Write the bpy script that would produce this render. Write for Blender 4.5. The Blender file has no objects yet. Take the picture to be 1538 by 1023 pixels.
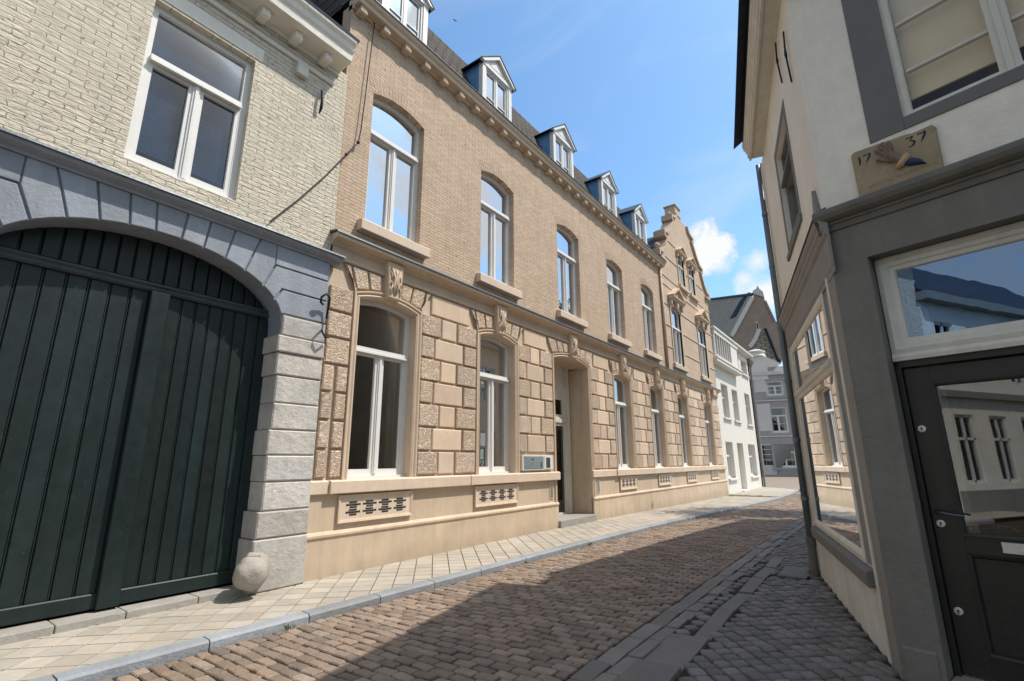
import bpy, bmesh, math, random
from mathutils import Vector, Matrix, noise
from mathutils.geometry import tessellate_polygon
random.seed(7)
R=math.radians
scn=bpy.context.scene; COL=scn.collection
PI=math.pi
# ------------------------------------------------------------------ camera basis
YAW,PITCH,ROLL,FOC=0.6327560,0.2403819,-0.0057772,739.33
cf=Vector((math.cos(YAW)*math.cos(PITCH),math.sin(YAW)*math.cos(PITCH),math.sin(PITCH)))
cr=Vector((math.sin(YAW),-math.cos(YAW),0)); cu=cr.cross(cf)
cR=cr*math.cos(ROLL)+cu*math.sin(ROLL); cU=-cr*math.sin(ROLL)+cu*math.cos(ROLL)
EYE=Vector((0,0,1.5))
def ray(px,py): return (cR*(px-769)-cU*(py-511.5)+cf*FOC).normalized()
def frame(x,y,z,head): return Matrix.Translation((x,y,z))@Matrix.Rotation(R(head),4,'Z')
def far_frame(px,d,head,z=0):
    r=ray(px,690); h=Vector((r.x,r.y,0)).normalized()*d
    return frame(h.x,h.y,z,head)
def on(T,px,py,yoff=0):            # survey helper: where a sight line meets a wall plane, in wall coordinates
    Ti=T.inverted(); o=Ti@EYE; d=Ti.to_3x3()@ray(px,py); t=(yoff-o.y)/d.y
    p=o+d*t; return p.x,p.z
# ------------------------------------------------------------------ materials
def newmat(name):
    m=bpy.data.materials.new(name); m.use_nodes=True; nt=m.node_tree; nt.nodes.clear()
    out=nt.nodes.new('ShaderNodeOutputMaterial'); return m,nt,out
class N:
    def __init__(s,nt): s.nt=nt
    def n(s,t,**k):
        o=s.nt.nodes.new('ShaderNode'+t)
        for a,b in k.items():
            if a.startswith('i_'):
                o.inputs[int(a[2:]) if a[2:].isdigit() else a[2:].replace('_',' ')].default_value=b
            else: setattr(o,a,b)
        return o
    def l(s,a,b): s.nt.links.new(a,b)
    def math(s,op,a,b=None,clamp=False):
        o=s.nt.nodes.new('ShaderNodeMath'); o.operation=op; o.use_clamp=clamp
        for i,v in enumerate((a,b)):
            if v is None: continue
            if isinstance(v,(int,float)): o.inputs[i].default_value=v
            else: s.l(v,o.inputs[i])
        return o.outputs[0]
    def mix(s,f,a,b,mode='MIX'):
        o=s.nt.nodes.new('ShaderNodeMix'); o.data_type='RGBA'; o.blend_type=mode; o.clamp_factor=True
        for i,v in ((0,f),(6,a),(7,b)):
            if isinstance(v,(int,float)): o.inputs[i].default_value=v if i==0 else (v,v,v,1)
            elif isinstance(v,tuple): o.inputs[i].default_value=(*v[:3],1)
            else: s.l(v,o.inputs[i])
        return o.outputs[2]
    def ramp(s,v,p):
        o=s.nt.nodes.new('ShaderNodeValToRGB'); e=o.color_ramp.elements
        while len(e)<len(p): e.new(0.5)
        for k,(a,c) in zip(e,p): k.position=a; k.color=(c,c,c,1) if isinstance(c,(int,float)) else (*c,1)
        s.l(v,o.inputs[0]); return o.outputs[0]
    def noise(s,vec,scale,detail=4,rough=.55,dist=0):
        o=s.n('TexNoise'); o.inputs['Scale'].default_value=scale; o.inputs['Detail'].default_value=detail
        o.inputs['Roughness'].default_value=rough; o.inputs['Distortion'].default_value=dist
        s.l(vec,o.inputs['Vector']); return o.outputs['Fac']
    def mapping(s,vec,sc=(1,1,1),rot=(0,0,0)):
        o=s.n('Mapping'); o.inputs['Scale'].default_value=sc; o.inputs['Rotation'].default_value=rot
        s.l(vec,o.inputs['Vector']); return o.outputs[0]
def vmul(c,k): return tuple(x*k for x in c)
def M(name,col,rough=.7,var=.14,scale=2.2,bump=.15,bscale=45,metal=0,spec=.4,streak=0,speck=0,dirt=0,kind=None,bdist=.01,attr=False,col2=None,bump2=0,b2scale=8,coat=0,splash=0,flecks=0,fcol=None):
    m,nt,out=newmat(name); k=N(nt)
    tc=k.n('TexCoord'); v=tc.outputs['Object']
    p=k.n('BsdfPrincipled'); p.inputs['Roughness'].default_value=rough; p.inputs['Metallic'].default_value=metal
    p.inputs['Specular IOR Level'].default_value=spec
    if coat: p.inputs['Coat Weight'].default_value=coat; p.inputs['Coat Roughness'].default_value=.15
    n1=k.noise(v,scale,6,.6); n2=k.noise(v,scale*7,4,.6)
    f=k.math('ADD',k.math('MULTIPLY',n1,.65),k.math('MULTIPLY',n2,.35))
    f=k.ramp(f,[(.3,0),(.7,1)])
    c=k.mix(f,vmul(col,1-var),vmul(col2 or col,1+var*.7))
    if attr:
        a=k.n('Attribute',attribute_name='Col'); c=k.mix(1.0,c,a.outputs['Color'],'MULTIPLY')
    if streak:
        sv=k.mapping(v,(5,5,.35)); sn=k.ramp(k.noise(sv,1.6,5,.65),[(.42,0),(.75,1)])
        c=k.mix(k.math('MULTIPLY',sn,streak),c,vmul(col,.45))
    if dirt:
        dn=k.ramp(k.noise(v,1.1,7,.7,.4),[(.45,0),(.72,1)])
        c=k.mix(k.math('MULTIPLY',dn,dirt),c,vmul(col,.5))
    if splash:
        sz=k.n('SeparateXYZ'); k.l(v,sz.inputs[0]); zz=k.math('ADD',sz.outputs['Z'],k.math('MULTIPLY',k.noise(k.mapping(v,(1,1,.4)),3,5,.6),.55))
        sf=k.ramp(zz,[(.25,1),(.52,0)]); c=k.mix(k.math('MULTIPLY',sf,splash),c,vmul(col,.5))
    if flecks:
        fl=k.ramp(k.noise(v,38,3,.7),[(.66,0),(.70,1)]); fl2=k.ramp(k.noise(k.mapping(v,(6,6,.5)),9,4,.7),[(.66,0),(.72,1)])
        c=k.mix(k.math('MULTIPLY',k.math('MAXIMUM',fl,fl2),flecks),c,fcol or vmul(col,3))
    if speck:
        s2=k.ramp(k.noise(v,55,2,.5),[(.68,0),(.74,1)]); c=k.mix(k.math('MULTIPLY',s2,speck),c,vmul(col,.35))
    k.l(c,p.inputs['Base Color'])
    rr=k.math('ADD',k.math('MULTIPLY',n2,.25),rough-.12); k.l(rr,p.inputs['Roughness'])
    h=k.noise(v,bscale,5,.6)
    if kind=='vermic':
        w=k.noise(k.mapping(v,(1,1,1.5),(0,.5,0)),13,2.5,.5,1.6)
        w2=k.ramp(w,[(.40,0),(.52,1),(.60,.35),(.7,1)])
        h=k.math('ADD',k.math('MULTIPLY',h,.3),w2); c2=k.mix(k.math('MULTIPLY',k.math('SUBTRACT',1,w2),.22),c,vmul(col,.42)); k.l(c2,p.inputs['Base Color'])
    if bump2:
        h=k.math('ADD',h,k.math('MULTIPLY',k.noise(v,b2scale,4,.5),bump2/max(bump,.01)))
    b=k.n('Bump'); b.inputs['Strength'].default_value=min(1,bump*2); b.inputs['Distance'].default_value=bdist
    k.l(h,b.inputs['Height']); k.l(b.outputs[0],p.inputs['Normal'])
    k.l(p.outputs[0],out.inputs[0]); return m
def brick(name,c1,c2,mortar,bw=.21,bh=.062,ms=.012,var=.2,bump=.6,dist=.012,wob=.0,rot=False,holes=0,dark=0,smooth=.3,grime=.25,axes='xz',jw=1,sw=0):
    m,nt,out=newmat(name); k=N(nt)
    tc=k.n('TexCoord'); v=tc.outputs['Object']
    sp=k.n('SeparateXYZ'); k.l(v,sp.inputs[0]); cb=k.n('CombineXYZ')
    a,b_=(sp.outputs['X'],sp.outputs['Z']) if axes=='xz' else ((sp.outputs['Y'],sp.outputs['Z']) if axes=='yz' else (sp.outputs['X'],sp.outputs['Y']))
    if wob:
        a=k.math('ADD',a,k.math('MULTIPLY',k.math('SUBTRACT',k.noise(v,7,3),.5),wob*3))
        b_=k.math('ADD',b_,k.math('MULTIPLY',k.math('SUBTRACT',k.noise(v,5,3),.5),wob))
    k.l(a,cb.inputs[0]); k.l(b_,cb.inputs[1])
    bt=k.n('TexBrick'); bt.offset=.5
    for s_,x in (('Scale',1),('Brick Width',bw),('Row Height',bh),('Mortar Size',ms),('Mortar Smooth',smooth),('Bias',0)): bt.inputs[s_].default_value=x
    bt.inputs['Color1'].default_value=(*c1,1); bt.inputs['Color2'].default_value=(*c2,1); bt.inputs['Mortar'].default_value=(*mortar,1)
    k.l(cb.outputs[0],bt.inputs['Vector'])
    n1=k.noise(v,1.3,6,.6); n2=k.noise(v,28,5,.65); n3=k.noise(k.mapping(v,(1,1,2.6)),13,4,.6)
    c=k.mix(k.math('MULTIPLY',k.ramp(n1,[(.3,0),(.7,1)]),var),bt.outputs['Color'],vmul(c1,.62))
    c=k.mix(k.math('MULTIPLY',k.ramp(n2,[(.35,0),(.75,1)]),var),c,vmul(c1,1.25))
    if grime:
        sn=k.ramp(k.noise(k.mapping(v,(4,4,.5)),1.2,5,.65),[(.45,0),(.8,1)])
        c=k.mix(k.math('MULTIPLY',sn,grime),c,vmul(c1,.55))
    h=k.math('MULTIPLY',k.math('SUBTRACT',1,bt.outputs['Fac']),jw);
    if sw: h=k.math('ADD',h,k.math('MULTIPLY',k.noise(k.mapping(v,(1,1,3.5)),8,5,.6,.5),sw))
    h=k.math('ADD',h,k.math('MULTIPLY',n2,.5)); h=k.math('ADD',h,k.math('MULTIPLY',n3,.8))
    if holes:
        hv=k.ramp(k.noise(k.mapping(v,(1,1,2.4)),9,2,.5),[(.67,0),(.70,1)])
        c=k.mix(k.math('MULTIPLY',hv,holes),c,vmul(c1,.3)); h=k.math('SUBTRACT',h,k.math('MULTIPLY',hv,1.5))
    p=k.n('BsdfPrincipled'); p.inputs['Roughness'].default_value=.85; p.inputs['Specular IOR Level'].default_value=.25
    k.l(c,p.inputs['Base Color'])
    b=k.n('Bump'); b.inputs['Strength'].default_value=bump; b.inputs['Distance'].default_value=dist
    k.l(h,b.inputs['Height']); k.l(b.outputs[0],p.inputs['Normal']); k.l(p.outputs[0],out.inputs[0]); return m
def glass(name,tint=(.75,.8,.8),gc=1,refl=.16,wave=0,wsc=3,rough=.0,dirt=.05,fk=1.15):
    m,nt,out=newmat(name); k=N(nt)
    tr=k.n('BsdfTransparent'); tr.inputs[0].default_value=(*tint,1)
    gl=k.n('BsdfGlossy'); gl.inputs['Roughness'].default_value=rough; gl.inputs[0].default_value=(.95*gc,.97*gc,1*gc,1) if not isinstance(gc,tuple) else (*gc,1)
    fr=k.n('Fresnel'); fr.inputs[0].default_value=1.5
    f=k.math('ADD',k.math('MULTIPLY',fr.outputs[0],fk),refl,True)
    tc=k.n('TexCoord')
    if wave:
        nz=k.noise(tc.outputs['Object'],wsc,2,.5,.6); b=k.n('Bump'); b.inputs['Strength'].default_value=wave; b.inputs['Distance'].default_value=.02
        k.l(nz,b.inputs['Height']); k.l(b.outputs[0],gl.inputs['Normal']); k.l(b.outputs[0],fr.inputs['Normal'])
    mx=k.n('MixShader'); k.l(f,mx.inputs[0]); k.l(tr.outputs[0],mx.inputs[1]); k.l(gl.outputs[0],mx.inputs[2])
    df=k.n('BsdfDiffuse'); df.inputs[0].default_value=(.5,.5,.48,1)
    m2=k.n('MixShader'); dn=k.math('MULTIPLY',k.ramp(k.noise(tc.outputs['Object'],2.5,5,.7),[(.4,0),(.9,1)]),dirt)
    k.l(dn,m2.inputs[0]); k.l(mx.outputs[0],m2.inputs[1]); k.l(df.outputs[0],m2.inputs[2])
    k.l(m2.outputs[0],out.inputs[0]); return m
BE=(.62,.485,.355)
mt={}
mt['beige_stone']=M('beige_stone',BE,.75,.13,1.6,.12,60,streak=.22,speck=.10,dirt=.18)
mt['beige_plinth']=M('beige_plinth',(.59,.465,.335),.75,.12,1.3,.08,30,streak=.25,dirt=.25,speck=.08,splash=.5)
mt['rough_block']=M('rough_block',(.86,.67,.50),.85,.14,3,.7,60,kind='vermic',bdist=.026,attr=True)
mt['smooth_block']=M('smooth_block',(.68,.53,.39),.75,.12,2.4,.16,60,dirt=.22,streak=.15,speck=.1,attr=True)
mt['sill_stone']=M('sill_stone',(.68,.545,.42),.72,.12,2,.08,50,streak=.18,dirt=.1)
mt['tan_brick']=brick('tan_brick',(.52,.39,.28),(.64,.495,.37),(.40,.295,.205),bh=.06,ms=.008,var=.22,bump=.7,dist=.008,wob=.01,holes=.5,grime=.38)
mt['gable_stone']=brick('gable_stone',(.52,.395,.29),(.57,.435,.33),(.34,.25,.17),bw=.9,bh=.45,ms=.006,var=.25,bump=.4,dist=.01,smooth=.1)
mt['cream_brick']=brick('cream_brick',(.64,.575,.46),(.71,.645,.525),(.53,.47,.36),bh=.068,bw=.24,ms=.007,var=.18,bump=1.0,dist=.015,wob=.035,holes=.35,smooth=.8,grime=.28,jw=.75,sw=1.2)
mt['blue_paint']=M('blue_paint',(.29,.32,.365),.55,.14,2,.22,30,streak=.3,dirt=.28,bdist=.012,bump2=.15,attr=True,speck=.1)
mt['grey_ashlar']=M('grey_ashlar',(.56,.53,.485),.8,.24,3,.30,9,streak=.3,dirt=.45,bdist=.03,speck=.15,bump2=.08,b2scale=40,attr=True,splash=.35)
mt['lead']=M('lead',(.07,.085,.10),.45,.2,3,.15,20,metal=.3,streak=.3)
mt['gate_paint']=M('gate_paint',(.012,.023,.022),.42,.35,1.6,.04,35,spec=.35,streak=.5,speck=.2,dirt=.45,splash=.0,flecks=.7,fcol=(.05,.07,.068),attr=True)
mt['gate_edge']=M('gate_edge',(.035,.055,.055),.5,.4,6,.15,35,spec=.4,dirt=.2)
mt['guard']=M('guard',(.37,.335,.285),.8,.2,5,.35,14,dirt=.5,speck=.2,bdist=.02)
mt['threshold']=M('threshold',(.33,.31,.28),.8,.2,4,.35,30,dirt=.3)
mt['white_frame']=M('white_frame',(.74,.73,.70),.4,.05,3,.04,60,spec=.45,streak=.08)
mt['cream_frame']=M('cream_frame',(.68,.65,.57),.5,.12,3,.12,40,streak=.28,dirt=.15)
mt['white_wall']=M('white_wall',(.72,.69,.63),.8,.05,1.2,.12,25,streak=.10)
mt['cream_plaster']=M('cream_plaster',(.86,.81,.71),.85,.09,1.4,.34,14,streak=.16,dirt=.22,bdist=.014,bump2=.25,b2scale=5,speck=.04)
mt['low_plaster']=M('low_plaster',(.70,.68,.63),.85,.14,1.6,.2,18,streak=.35,dirt=.4,bdist=.01)
mt['taupe_paint']=M('taupe_paint',(.27,.262,.24),.7,.14,2,.15,25,streak=.3,dirt=.25,bdist=.01)
mt['grey_paint']=M('grey_paint',(.19,.18,.155),.68,.14,1.7,.3,15,streak=.3,dirt=.32,bdist=.014,speck=.15,flecks=.3,fcol=(.38,.35,.28),bump2=.2,b2scale=6)
mt['grey_ledge']=M('grey_ledge',(.15,.14,.115),.6,.2,3,.22,25,streak=.3,dirt=.4,bdist=.01)
mt['surround_grey']=M('surround_grey',(.17,.17,.162),.7,.12,2,.2,18,streak=.15,dirt=.2,bdist=.012)
mt['door_paint']=M('door_paint',(.024,.023,.018),.4,.3,2,.08,40,spec=.4,dirt=.4,speck=.15,flecks=.25,fcol=(.09,.085,.07))
mt['dark_iron']=M('dark_iron',(.02,.02,.022),.5,.3,8,.2,60,metal=.4)
mt['zinc_pipe']=M('zinc_pipe',(.20,.235,.26),.5,.18,4,.1,30,metal=.35,streak=.35,dirt=.3)
mt['cast_iron']=M('cast_iron',(.16,.15,.12),.65,.25,7,.3,30,dirt=.5)
mt['zinc_sky_blue']=M('zinc_sky_blue',(.11,.31,.58),.4,.3,1.5,.05,20,metal=.0,spec=.5,streak=.3)  # dormer cheeks: blue of reflected sky put into the base colour
mt['slate']=brick('slate',(.035,.045,.06),(.05,.06,.08),(.015,.018,.025),bw=.25,bh=.16,ms=.008,var=.3,bump=.7,dist=.02)
mt['roof_tile']=brick('roof_tile',(.105,.085,.07),(.14,.115,.095),(.02,.018,.015),bw=.24,bh=.22,ms=.02,var=.4,bump=1,dist=.05,smooth=.8)
mt['far_tile']=brick('far_tile',(.42,.36,.28),(.50,.42,.33),(.18,.15,.12),bw=.26,bh=.33,ms=.05,var=.4,bump=1,dist=.05,smooth=.9)
mt['brown_brick']=brick('brown_brick',(.36,.27,.215),(.46,.35,.28),(.34,.29,.25),bw=.25,bh=.075,ms=.01,var=.55,bump=.5)
mt['grey_plaster']=M('grey_plaster',(.62,.60,.58),.8,.08,1,.1,20,streak=.2)
mt['mid_grey']=M('mid_grey',(.36,.35,.35),.75,.1,1,.1,20,streak=.2)
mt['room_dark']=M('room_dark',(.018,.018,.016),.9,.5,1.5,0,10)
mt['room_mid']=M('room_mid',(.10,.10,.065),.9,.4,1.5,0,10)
mt['curtain']=M('curtain',(.34,.34,.31),.9,.15,2,.1,10)
mt['drape']=M('drape',(.14,.125,.085),.9,.3,3,.2,12)
mt['blind']=M('blind',(.80,.69,.50),.8,.06,1,.05,80)
mt['navy']=M('navy',(.012,.035,.13),.35,.3,1,.02,10,spec=.5)
mt['wood']=M('wood',(.16,.07,.03),.4,.3,3,.1,30)
mt['brass_white']=M('brass_white',(.62,.60,.55),.35,.1,8,.05,40,metal=.25)
mt['steel']=M('steel',(.45,.47,.5),.28,.1,6,.03,40,metal=.9)
mt['chrome_dark']=M('chrome_dark',(.12,.12,.13),.3,.1,6,.03,40,metal=.9)
mt['plaque_stone']=M('plaque_stone',(.33,.265,.185),.85,.22,7,.5,30,streak=.15,dirt=.3,bdist=.006,col2=(.38,.30,.19))
mt['ink']=M('ink',(.012,.018,.022),.6,.2,20,.2,60)
mt['relief_hand']=M('relief_hand',(.19,.14,.10),.65,.3,22,.3,60,bdist=.003)
mt['relief_cuff']=M('relief_cuff',(.50,.33,.20),.7,.15,20,.3,60,bdist=.003)
mt['relief_sleeve']=M('relief_sleeve',(.012,.035,.08),.5,.3,20,.3,60,bdist=.003)
mt['relief_gold']=M('relief_gold',(.30,.19,.08),.6,.3,20,.3,60)
mt['kerb_stone']=M('kerb_stone',(.29,.30,.31),.7,.2,4,.45,22,dirt=.35,streak=.1,bdist=.012,attr=True)
mt['tile']=M('tile',(.41,.37,.31),.75,.16,2.2,.25,35,dirt=.45,speck=.2,flecks=.35,fcol=(.6,.58,.53),attr=True,bdist=.006)
mt['sett']=M('sett',(.262,.205,.163),.66,.28,7,.8,30,attr=True,bdist=.014,dirt=.5,spec=.35,bump2=.3)
mt['cobble']=M('cobble',(.16,.145,.125),.58,.2,7,.5,24,attr=True,bdist=.01,dirt=.3,spec=.4)
mt['lane_stone']=M('lane_stone',(.20,.18,.155),.62,.16,4,.4,20,attr=True,bdist=.01,dirt=.3,spec=.4)
mt['joint']=M('joint',(.045,.038,.028),.95,.4,6,.8,40,bdist=.02)
mt['joint_moss']=M('joint_moss',(.10,.095,.045),.95,.4,3,.8,40,bdist=.02)
mt['far_paving']=brick('far_paving',(.30,.24,.19),(.36,.29,.23),(.16,.13,.1),bw=.2,bh=.12,ms=.015,axes='xy',var=.3,bump=.4)
mt['grass']=M('grass',(.06,.11,.025),.7,.3,5,.2,20)
mt['leaf']=M('leaf',(.05,.085,.025),.6,.35,3,.2,20)
mt['bark']=M('bark',(.10,.075,.055),.85,.3,6,.6,20,bdist=.03)
mt['glass_up']=glass('glass_up',(.60,.66,.64),.62,.10,.03,1.4)
mt['glass_gf']=glass('glass_gf',(.60,.64,.52),.5,.03,.02,2,dirt=.03,fk=.9)
mt['glass_shop']=glass('glass_shop',(.42,.44,.42),.95,.40,.012,1.6,dirt=.03)
mt['glass_door']=glass('glass_door',(.42,.40,.32),.55,.22,.008,1.6,dirt=.05,rough=.015)
mt['glass_top']=glass('glass_top',(.3,.34,.36),(.30,.46,.72),.5,.014,4,dirt=.03)  # gloss tinted blue so the mirrored sky reads deeper
mt['glass_far']=glass('glass_far',(.4,.42,.42),.8,.12,.02,1)
mt['glass_gate']=glass('glass_gate',(.32,.46,.62),.6,.10,.03,1.2)  # blue tint stands in for the window's dark blue reflection
mt['blind_slat']=M('blind_slat',(.26,.30,.34),.6,.1,3,0,10)
mt['print']=M('print',(.05,.055,.045),.4,.9,14,.02,40)
# ------------------------------------------------------------------ mesh helpers
FR={}
def rootoff(o):
    while o is not None:
        if o.name in FR: return FR[o.name]
        o=o.parent
    return Vector((0,0,0))
class MB:
    def __init__(s,T=None): s.v=[];s.f=[];s.mi=[];s.c=[];s.T=T;s.m=0
    def add(s,vs,fs,col=None):
        n=len(s.v)
        s.v+=[(s.T@Vector(v)) if s.T is not None else Vector(v) for v in vs]
        s.f+=[[n+i for i in f] for f in fs]; s.mi+=[s.m]*len(fs); s.c+=[col]*len(fs); return s
    def box(s,x0,x1,y0,y1,z0,z1,col=None):
        return s.add([(x0,y0,z0),(x1,y0,z0),(x1,y1,z0),(x0,y1,z0),(x0,y0,z1),(x1,y0,z1),(x1,y1,z1),(x0,y1,z1)],
          [(0,3,2,1),(4,5,6,7),(0,1,5,4),(1,2,6,5),(2,3,7,6),(3,0,4,7)],col)
    def block(s,poly,y0,y1,bev=.012,col=None):       # polygon in XZ (ccw seen from -y), front at y0, bevelled front edge
        n=len(poly); cx=sum(p[0] for p in poly)/n; cz=sum(p[1] for p in poly)/n
        ins=[]
        for i in range(n):
            a=Vector(poly[i-1]);b=Vector(poly[i]);c=Vector(poly[(i+1)%n])
            d1=(b-a).normalized();d2=(c-b).normalized(); n1=Vector((-d1.y,d1.x));n2=Vector((-d2.y,d2.x))
            k=n1+n2; k=k/max(.3,(1+n1.dot(n2))); ins.append(b+k*bev)
        vs=[(p[0],y1,p[1]) for p in poly]+[(p[0],y0+bev,p[1]) for p in poly]+[(p.x,y0,p.y) for p in ins]
        fs=[]
        for i in range(n):
            j=(i+1)%n; fs+=[(i,j,n+j,n+i),(n+i,n+j,2*n+j,2*n+i)]
        fs.append(tuple(2*n+i for i in range(n))); return s.add(vs,fs,col)
    def prof(s,pr,x0,x1,cap=True):                   # profile [(y,z)] extruded along x
        n=len(pr); vs=[(x0,y,z) for y,z in pr]+[(x1,y,z) for y,z in pr]
        fs=[(i,(i+1)%n,n+(i+1)%n,n+i) for i in range(n)]
        if cap: fs+=[tuple(range(n))[::-1],tuple(range(n,2*n))]
        return s.add(vs,fs)
    def wall(s,outer,holes,y0,depth,back=False):     # flat wall with real openings and reveals
        polys=[outer]+holes
        pts=[p for q in polys for p in q]
        tris=tessellate_polygon([[Vector((p[0],p[1],0)) for p in q] for q in polys])
        s.add([(p[0],y0,p[1]) for p in pts],[tuple(t) for t in tris])
        for h in holes:
            n=len(h); s.add([(p[0],y0,p[1]) for p in h]+[(p[0],y0+depth,p[1]) for p in h],[(i,(i+1)%n,n+(i+1)%n,n+i) for i in range(n)])
        n=len(outer); s.add([(p[0],y0,p[1]) for p in outer]+[(p[0],y0+depth,p[1]) for p in outer],[(i,(i+1)%n,n+(i+1)%n,n+i) for i in range(n)])
        return s
    def poly(s,pts,y): 
        t=tessellate_polygon([[Vector((p[0],p[1],0)) for p in pts]]); return s.add([(p[0],y,p[1]) for p in pts],[tuple(q) for q in t])
    def prism(s,pts,y0,y1):
        s.poly(pts,y0); s.poly(pts,y1); n=len(pts)
        return s.add([(p[0],y0,p[1]) for p in pts]+[(p[0],y1,p[1]) for p in pts],[(i,(i+1)%n,n+(i+1)%n,n+i) for i in range(n)])
    def sweep(s,path,prof,closed=False):             # path in XZ, prof [(outward offset,y)] closed loop
        n=len(path); m=len(prof); rows=[]
        for i in range(n):
            b=Vector(path[i]); a=Vector(path[i-1]) if (i>0 or closed) else None; c=Vector(path[(i+1)%n]) if (i<n-1 or closed) else None
            d1=(b-a).normalized() if a is not None else (c-b).normalized(); d2=(c-b).normalized() if c is not None else d1
            n1=Vector((-d1.y,d1.x)); n2=Vector((-d2.y,d2.x)); k=(n1+n2)/max(.25,1+n1.dot(n2))
            rows.append([(b.x+k.x*o,y,b.y+k.y*o) for o,y in prof])
        vs=[v for r in rows for v in r]; fs=[]
        for i in range(n if closed else n-1):
            for j in range(m): fs.append((i*m+j,i*m+(j+1)%m,((i+1)%n)*m+(j+1)%m,((i+1)%n)*m+j))
        if not closed: fs+=[tuple(range(m)),tuple(range((n-1)*m,n*m))[::-1]]
        return s.add(vs,fs)
    def tube(s,pts,r,seg=10,cap=True):
        pts=[Vector(p) for p in pts]; rs=r if isinstance(r,(list,tuple)) else [r]*len(pts); vs=[];fs=[]
        up=None
        for i,p in enumerate(pts):
            d=(pts[min(i+1,len(pts)-1)]-pts[max(i-1,0)]).normalized()
            if up is None: up=Vector((0,0,1)) if abs(d.z)<.9 else Vector((1,0,0))
            a=d.cross(up).normalized(); b=d.cross(a).normalized(); up=-b if False else up
            if abs(d.dot(up))>.98: up=Vector((1,0,0)) if abs(d.x)<.9 else Vector((0,1,0)); a=d.cross(up).normalized(); b=d.cross(a).normalized()
            vs+=[p+(a*math.cos(2*PI*k/seg)+b*math.sin(2*PI*k/seg))*rs[i] for k in range(seg)]
        for i in range(len(pts)-1):
            for k in range(seg): fs.append((i*seg+k,i*seg+(k+1)%seg,(i+1)*seg+(k+1)%seg,(i+1)*seg+k))
        if cap: fs+=[tuple(range(seg)),tuple(range((len(pts)-1)*seg,len(pts)*seg))[::-1]]
        return s.add(vs,fs)
    def ball(s,c,r,seg=14,rings=9,jit=0):
        rx,ry,rz=r if isinstance(r,tuple) else (r,r,r); vs=[];fs=[]
        for i in range(rings+1):
            th=PI*i/rings
            for k in range(seg):
                ph=2*PI*k/seg; d=Vector((math.sin(th)*math.cos(ph),math.sin(th)*math.sin(ph),math.cos(th)))
                j=1+jit*(noise.noise(d*1.7+Vector(c))) 
                vs.append((c[0]+d.x*rx*j,c[1]+d.y*ry*j,c[2]+d.z*rz*j))
        for i in range(rings):
            for k in range(seg): fs.append((i*seg+k,i*seg+(k+1)%seg,(i+1)*seg+(k+1)%seg,(i+1)*seg+k))
        return s.add(vs,fs)
    def lathe(s,c,pr,seg=16):
        vs=[];fs=[];n=len(pr)
        for r,z in pr: vs+=[(c[0]+r*math.cos(2*PI*k/seg),c[1]+r*math.sin(2*PI*k/seg),c[2]+z) for k in range(seg)]
        for i in range(n-1):
            for k in range(seg): fs.append((i*seg+k,i*seg+(k+1)%seg,(i+1)*seg+(k+1)%seg,(i+1)*seg+k))
        fs+=[tuple(range(seg))[::-1],tuple(range((n-1)*seg,n*seg))]
        return s.add(vs,fs)
    def build(s,name,mat,parent=None,local=False,bevel=0,smooth=False,loc=None,fix=True):
        me=bpy.data.meshes.new(name); off=Vector((0,0,0)) if local else rootoff(parent)
        me.from_pydata([v-off for v in s.v],[],s.f)
        mats=mat if isinstance(mat,list) else [mat]
        for x in mats: me.materials.append(x if not isinstance(x,str) else mt[x])
        if len(mats)>1: me.polygons.foreach_set('material_index',s.mi)
        if any(getattr(x if not isinstance(x,str) else mt[x],'node_tree').nodes.get('Attribute') for x in mats):
            ca=me.color_attributes.new('Col','FLOAT_COLOR','CORNER'); d=[]
            for p,c in zip(me.polygons,s.c):
                c=c or (1,1,1); d+=[c[0],c[1],c[2],1]*p.loop_total
            ca.data.foreach_set('color',d)
        if fix:
            bm=bmesh.new(); bm.from_mesh(me); bmesh.ops.recalc_face_normals(bm,faces=bm.faces[:]); bm.to_mesh(me); bm.free()
        if smooth: me.polygons.foreach_set('use_smooth',[True]*len(me.polygons))
        o=bpy.data.objects.new(name,me); COL.objects.link(o)
        if parent is not None: o.parent=parent
        if loc is not None: o.location=loc
        if bevel:
            b=o.modifiers.new('b','BEVEL'); b.width=bevel; b.segments=2; b.limit_method='ANGLE'; b.angle_limit=R(40)
        return o
def tag(o,label=None,cat=None,group=None,kind=None):
    if label: o['label']=label
    if cat: o['category']=cat
    if group: o['group']=group
    if kind: o['kind']=kind
    return o
def thing(name,loc,label,cat,group=None,rot=0):
    o=bpy.data.objects.new(name,None); COL.objects.link(o); o.location=loc; o.rotation_euler=(0,0,rot); o.empty_display_size=.3
    tag(o,label,cat,group); FR[o.name]=Vector(loc); return o
def copy_tree(o,parent=None,loc=None):
    c=o.copy(); COL.objects.link(c); c.parent=parent if parent is not None else o.parent
    if loc is not None: c.location=loc
    for ch in o.children: copy_tree(ch,c)
    return c
def arch(x0,x1,z0,zs,rise,seg=12):                    # opening outline, ccw seen from the street (x right, z up)
    if rise<=0: return [(x0,z0),(x1,z0),(x1,zs),(x0,zs)]
    w=(x1-x0)/2; cx=(x0+x1)/2; r=(w*w+rise*rise)/(2*rise); a=math.asin(min(1,w/r)); cz=zs+rise-r
    return [(x0,z0),(x1,z0)]+[(cx+r*math.sin(a-2*a*i/seg),cz+r*math.cos(a-2*a*i/seg)) for i in range(seg+1)]
def rect(x0,x1,z0,z1): return [(x0,z0),(x1,z0),(x1,z1),(x0,z1)]
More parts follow.
